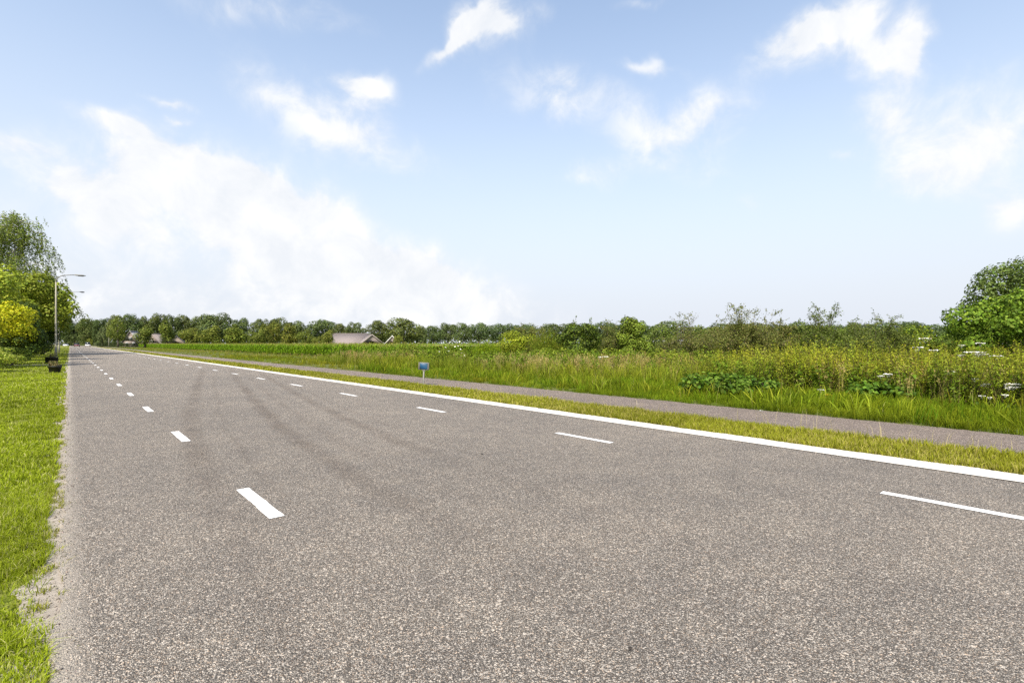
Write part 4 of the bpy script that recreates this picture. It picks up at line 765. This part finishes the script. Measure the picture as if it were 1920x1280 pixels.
def planter(name, label, loc, w0, w1, d, h, m, rz, seed, plantH, pal, round_=False):
    r = np.random.default_rng(seed); t = thing(name, label, 'planter', loc, rz); mb = MB(); n = 20 if round_ else 4
    def ring(w, dd, z):
        if round_: return [(math.cos(k / n * 6.2832) * w / 2, math.sin(k / n * 6.2832) * dd / 2, z) for k in range(n)]
        return [(-w / 2, -dd / 2, z), (w / 2, -dd / 2, z), (w / 2, dd / 2, z), (-w / 2, dd / 2, z)]
    k = d / w1; rings = [ring(w0, w0 * k, 0), ring(w1 * .98, d * .98, h * .88), ring(w1 * 1.05, d * 1.05, h * .885), ring(w1 * 1.05, d * 1.05, h), ring(w1 * .93, d * .93, h), ring(w1 * .90, d * .90, h * .8)]
    V = sum(rings, []); F = [(i * n + j, i * n + (j + 1) % n, (i + 1) * n + (j + 1) % n, (i + 1) * n + j) for i in range(5) for j in range(n)]; mb.add(V, None, F); mb.build('tub', m, t)
    s = MB(); V = [(0, 0, h * .9)] + ring(w1 * .94, d * .94, h * .86); s.add(V, [(0, 1 + j, 1 + (j + 1) % n) for j in range(n)]); s.build('soil', M_SOIL, t)
    p = MB(); q = 170; leaves(p, np.stack([r.uniform(-.42, .42, q) * w1, r.uniform(-.4, .4, q) * d, h * .9 + r.random(q) ** 1.4 * plantH], 1), sph(r, q) + (0, 0, .5), .07 * r.uniform(.6, 1.3, q), jit(r, pal, q), r, .5)
    for _ in range(14): x, y = r.uniform(-.35, .35) * w1, r.uniform(-.3, .3) * d; tube(p, [(x, y, h * .86), (x + r.normal() * .05, y + r.normal() * .05, h * .9 + plantH * r.uniform(.5, 1.05))], [.006, .003], 3, (.2, .16, .09), False)
    p.build('plant', M_LEAF, t); return t
DRY = [(.20, .15, .07), (.13, .13, .04), (.26, .21, .11), (.09, .12, .03)]
planter('flower_tub', 'front black flower tub on the lawn by the road', tuple(P(103, 23.4)), .28, .37, .32, .30, M_TUB, -YAW, 1, .22, DRY)
planter('flower_tub', 'low brown flower tub just behind the front black tub', tuple(P(99, 28.3)), .30, .38, .34, .24, M_BROWN, -YAW, 2, .16, DRY, True)
planter('flower_tub', 'small dark tub tucked right behind the front black tub', tuple(P(110.5, 26.0)), .13, .16, .16, .25, M_BOX, -YAW, 4, .05, DRY)
planter('box_planter', 'square dark box planter with dry plants below the lamp post', tuple(P(97, 33.8)), .48, .52, .44, .44, M_BOX, -YAW, 3, .30, DRY)
mb = MB(); tube(mb, [(0, 0, 0), (0, 0, 1.8), (0, 0, 3.7)], [.09, .08, .06], 8); t = thing('pale_post', 'pale thin post beside the grey green tree at the road end', 'post', tuple(P(204, 192))); mb.build('shaft', M_POLE, t, True); mb = MB(); tube(mb, [(0, 0, 3.7), (0, 0, 3.78)], .09, 8); mb.build('cap', M_STEEL, t)

# ------------------------------------------------------------------ houses behind the maize
def brick_mat(name, a, b_, sc):
    m, g, b = mat(name); tc = g.new('ShaderNodeTexCoord').outputs['Object']; mp = g.new('ShaderNodeMapping', {'Vector': tc, 'Rotation': (R(90), 0, 0)}).outputs[0]
    br = g.new('ShaderNodeTexBrick', {'Vector': mp, 'Color1': (*a, 1), 'Color2': (*b_, 1), 'Mortar': (.30, .28, .25, 1), 'Scale': sc, 'Mortar Size': .012})
    g.put(b.inputs['Base Color'], g.mix(g.noise(tc, 2, 4), br.outputs[0], g.mix(1, br.outputs[0], (.75, .75, .75), 'MULTIPLY'))); b.inputs['Roughness'].default_value = .9; return m
def tile_mat(name, a, b_):
    m, g, b = mat(name); tc = g.new('ShaderNodeTexCoord').outputs['Object']
    w = g.new('ShaderNodeTexWave', {'Vector': tc, 'Scale': 3.2, 'Distortion': .4}, bands_direction='X'); n = g.noise(tc, 1.6, 6, .7)
    c = g.mix(n, a, b_); c = g.mix(g.math('MULTIPLY', w.outputs[0], .3), c, g.mix(1, c, (.6, .6, .6), 'MULTIPLY')); g.put(b.inputs['Base Color'], c); b.inputs['Roughness'].default_value = .8
    g.put(b.inputs['Normal'], g.new('ShaderNodeBump', {'Strength': .5, 'Distance': .05, 'Height': w.outputs[0]}).outputs[0]); return m
M_BRICK = brick_mat('brown_brick', (.26, .17, .13), (.32, .22, .17), 4); M_TILE = tile_mat('weathered_tiles', (.19, .155, .142), (.27, .23, .212)); M_SLATE = tile_mat('dark_slate', (.055, .06, .07), (.11, .115, .13)); M_GREYROOF = tile_mat('grey_tiles', (.22, .22, .23), (.33, .33, .34))
M_TRIM = plain('white_trim', (.72, .70, .64), .6); M_GLASS = plain('window_glass', (.03, .04, .05), .12, 0, .1, 2); M_WOOD = plain('weathered_wood', (.20, .18, .16), .8); M_STONE = plain('pale_verge', (.34, .30, .27), .8)
def house(name, label, loc, rz, L, D, eave, ridge, roof, wall, wins, trim=None, chimney=None):
    """ridge along local x, front wall at local -y; gables at both ends"""
    t = thing(name, label, 'house', tuple(loc), rz); mb = MB(); x0, x1, y0, y1 = -L / 2, L / 2, -D / 2, D / 2
    V = [(x0, y0, 0), (x1, y0, 0), (x1, y1, 0), (x0, y1, 0), (x0, y0, eave), (x1, y0, eave), (x1, y1, eave), (x0, y1, eave), (x0, 0, ridge - .12), (x1, 0, ridge - .12)]
    mb.add(V, [(4, 7, 8), (5, 9, 6)], [(0, 1, 5, 4), (2, 3, 7, 6), (3, 0, 4, 7), (1, 2, 6, 5)]); mb.build('wall', wall, t); o = .35; sl = (ridge - eave) / (D / 2); rf = MB()
    for s in (-1, 1):
        yy = s * (D / 2 + o); ze = eave - sl * o; V = [(x0 - o, yy, ze), (x1 + o, yy, ze), (x1 + o, 0, ridge), (x0 - o, 0, ridge)]; V += [(a, b, c + .16) for a, b, c in V]
        rf.add(V, None, [(0, 1, 2, 3), (4, 5, 6, 7), (0, 1, 5, 4), (1, 2, 6, 5), (2, 3, 7, 6), (3, 0, 4, 7)])
    ro = rf.build('roof', roof, t); c = MB(); tube(c, [(x0 - o - .01, 0, ridge + .14), (x1 + o + .01, 0, ridge + .14)], .13, 8); c.build('ridge_cap', roof, ro)
    if trim is not None:
        for xe in (x0 - o, x1 + o):
            for s in (-1, 1):
                yy = s * (D / 2 + o + .02); ze = eave - sl * o; e = .06 * (1 if xe > 0 else -1); b = MB(); V = [(xe + e * .1, yy, ze - .10), (xe + e * .1, 0, ridge - .10), (xe + e * .1, 0, ridge + .19), (xe + e * .1, yy, ze + .19)]; V += [(a + e, b_, c_) for a, b_, c_ in V]
                b.add(V, None, [(0, 1, 2, 3), (4, 5, 6, 7), (0, 1, 5, 4), (1, 2, 6, 5), (2, 3, 7, 6), (3, 0, 4, 7)]); b.build('barge_board', trim, ro)
    for face, a, z, w, h in wins:                             # face: 'f' long front, 'l'/'r' gable ends
        b, g_ = MB(), MB()
        def bx(m_, d0, d1, a0, a1, z0, z1):
            if face == 'f': box(m_, (a0, y0 - d1, z0), (a1, y0 - d0, z1))
            elif face == 'l': box(m_, (x0 - d1, a0, z0), (x0 - d0, a1, z1))
            else: box(m_, (x1 + d0, a0, z0), (x1 + d1, a1, z1))
        bx(b, .0, .05, a - w / 2 - .08, a + w / 2 + .08, z - .08, z + h + .08); wo = b.build('window', M_TRIM, t); bx(g_, .053, .06, a - w / 2, a + w / 2, z, z + h); g_.build('pane', M_GLASS, wo); q = MB(); bx(q, .063, .075, a - .03, a + .03, z, z + h); q.build('mullion', M_TRIM, wo)
    if chimney is not None:
        b = MB(); box(b, (chimney - .35, -.35, ridge - .4), (chimney + .35, .35, ridge + .7)); b.build('chimney', M_BRICK, ro)
    return t
# long tiled roof: ridge 627..690, with a cross gable at its right
h1 = house('tiled_house', 'long low house with weathered pinkish tile roof behind the maize', P(655, 201), -YAW - R(4), 14.2, 9.5, 1.4, height(626, 201), M_TILE, M_BRICK, [('f', -4, .4, 1.2, .9), ('f', 1, .4, 1.2, .9)])
house('tiled_house', 'lower tiled wing with pale verge at the right end of the long tiled roof', P(693, 196), -YAW - R(62), 8.5, 8.6, 1.2, height(628, 196), M_TILE, M_TILE, [('l', 0, .5, 1.0, .9)], trim=M_STONE)
house('white_gabled_shed', 'small shed with white sloping verge right of the tiled roofs', P(735, 185), -YAW - R(75), 5, 5.2, 1.2, height(630, 185), M_GREYROOF, M_BRICK, [('l', 0, .5, .8, .8)], trim=M_TRIM)
house('brick_house', 'brick house with grey roof and pale gable window behind the low hedge', P(252, 212), -YAW - R(72), 9, 5.0, 2.4, height(621.5, 212), M_GREYROOF, M_BRICK, [('r', .2, 2.9, .9, 1.0), ('r', -1.1, .6, .7, 1.2), ('r', 1.2, .6, .7, 1.2)], trim=M_WOOD)
house('brick_house', 'brick gable end showing between two low trees left of the maize', P(292, 200), -YAW - R(80), 7, 6.0, 1.6, height(626, 200), M_TILE, M_BRICK, [('r', 0, 1.7, .7, .8)])
house('slate_shed', 'dark slate roofed shed between low trees behind the maize', P(331, 190), -YAW - R(58), 6, 6.5, 1.2, height(630, 190), M_SLATE, M_BRICK, [('f', 0, .3, 1, .8)])
house('pale_shed', 'low pale shed glimpsed far off between the shrubs', P(1262, 240), -YAW, 22, 8, 1.9, height(638, 240), M_GREYROOF, M_TRIM, [('f', -6, .6, 1.5, .9), ('f', 0, .6, 1.5, .9), ('f', 6, .6, 1.5, .9)])

# ------------------------------------------------------------------ cars at the road end
def car_paint(name, c):
    m, g, b = mat(name); b.inputs['Base Color'].default_value = (*c, 1); b.inputs['Roughness'].default_value = .3; b.inputs['Coat Weight'].default_value = .6; return m
M_TYRE = plain('tyre_rubber', (.02, .02, .02), .85); M_LENS = plain('lamp_glass', (.5, .03, .02), .2); M_HEAD = plain('headlamp_glass', (.6, .6, .58), .15)
def car(label, loc, rz, c, van=False):
    t = thing('parked_car', label, 'car', tuple(loc), rz); pm = car_paint('car_paint', c); mb = MB(); hh = 1.95 if van else 1.45
    prof = [(-2.1, .3), (2.1, .3), (2.15, .62), (1.95, .82), (1.0, .93), (-1.95, .98), (-2.15, .7)]
    extrude(mb, prof, -.86, .86); mb.build('body', pm, t)
    cb = MB(); x = (1.0, .35, -1.5, -1.95) if not van else (1.25, .75, -1.95, -2.05); V = []
    for y, yt in ((-.84, -.68), (.84, .68)): V += [(x[0], y, .93), (x[1], yt, hh), (x[2], yt, hh), (x[3], y, .96)]
    cb.add(V, None, [(0, 1, 2, 3), (4, 5, 6, 7), (1, 5, 6, 2)]); cb.build('roof', pm, t)
    for nm, q in (('windscreen', ((x[0] + .012, -.80, .97), (x[0] + .012, .80, .97), (x[1] + .012, .64, hh - .05), (x[1] + .012, -.64, hh - .05))), ('rear_window', ((x[3] - .012, -.78, 1.0), (x[3] - .012, .78, 1.0), (x[2] - .012, .63, hh - .06), (x[2] - .012, -.63, hh - .06)))):
        g_ = MB(); V = list(q) + [(a - .01 if a < 0 else a + .01, b, z) for a, b, z in q]; g_.add(V, None, [(0, 1, 2, 3), (4, 5, 6, 7), (0, 1, 5, 4), (1, 2, 6, 5), (2, 3, 7, 6), (3, 0, 4, 7)]); g_.build(nm, M_GLASS, t)
    for s in (-1, 1):
        g_ = MB(); V = [(x[0] - .22, s * .835, 1.0), (x[1] - .05, s * .715, hh - .1), (x[2] + .1, s * .715, hh - .1), (x[3] + .3, s * .835, 1.0)]; V += [(a, b + s * .02, z) for a, b, z in V]; g_.add(V, None, [(0, 1, 2, 3), (4, 5, 6, 7), (0, 1, 5, 4), (1, 2, 6, 5), (2, 3, 7, 6), (3, 0, 4, 7)]); g_.build('side_window', M_GLASS, t)
        for xx in (-1.3, 1.35):
            w = MB(); tube(w, [(xx, s * .70, .32), (xx, s * .88, .32)], .32, 16); wo = w.build('wheel', M_TYRE, t); w = MB(); tube(w, [(xx, s * .885, .32), (xx, s * .895, .32)], .19, 12); w.build('rim', M_STEEL, wo)
        b = MB(); box(b, (2.03, s * .6 - .18, .62), (2.12, s * .6 + .18, .76), bev=.01); b.build('headlight', M_HEAD, t); b = MB(); box(b, (-2.13, s * .66 - .14, .74), (-2.06, s * .66 + .14, .92), bev=.01); b.build('tail_light', M_LENS, t)
    return t
car('white car standing leftmost at the far end of the road', (-1.3, 288, .02), R(-90), (.75, .75, .74))
car('dark red car at the far end of the road', (2.2, 270, .025), R(-90), (.12, .02, .02))
car('white van right of the dark red car at the far end of the road', (5.6, 274, .025), R(-90), (.72, .70, .68), True)

# ------------------------------------------------------------------ litter on the asphalt
def scrap(name, label, u, v, w, m, seed, z):
    r = np.random.default_rng(seed); zz = F_PX * CAM_H / (v - HOR); p = P(u, zz); p[2] = z; n = 7; a = np.arange(n) / n * 6.283; rr = w * r.uniform(.35, .6, n); V = np.stack([np.cos(a) * rr, np.sin(a) * rr * .7, .006 + r.random(n) * w * .25], 1); V = np.concatenate([V, V + (0, 0, .003), [(0, 0, .004)], [(0, 0, .010)]])
    F3 = [(2 * n, (k + 1) % n, k) for k in range(n)] + [(2 * n + 1, n + k, n + (k + 1) % n) for k in range(n)]; F4 = [(k, (k + 1) % n, n + (k + 1) % n, n + k) for k in range(n)]
    o = MB().add(V, F3, F4).build(name, m, loc=tuple(p)); tag(o, label, 'leaf' if 'leaf' in name else 'litter')
M_DEAD = plain('dead_leaf', (.03, .022, .015), .8)
scrap('dead_leaf', 'dark curled leaf lying on the asphalt near the middle', 904, 852, .035, M_DEAD, 1, .022)
scrap('dead_leaf', 'brownish crumb of leaf on the asphalt at lower right', 1182, 1218, .022, M_DEAD, 2, .022)
scrap('paper_scrap', 'white paper scrap at the far edge of the cycle path', 1427, 771, .10, M_TRIM, 3, .020)
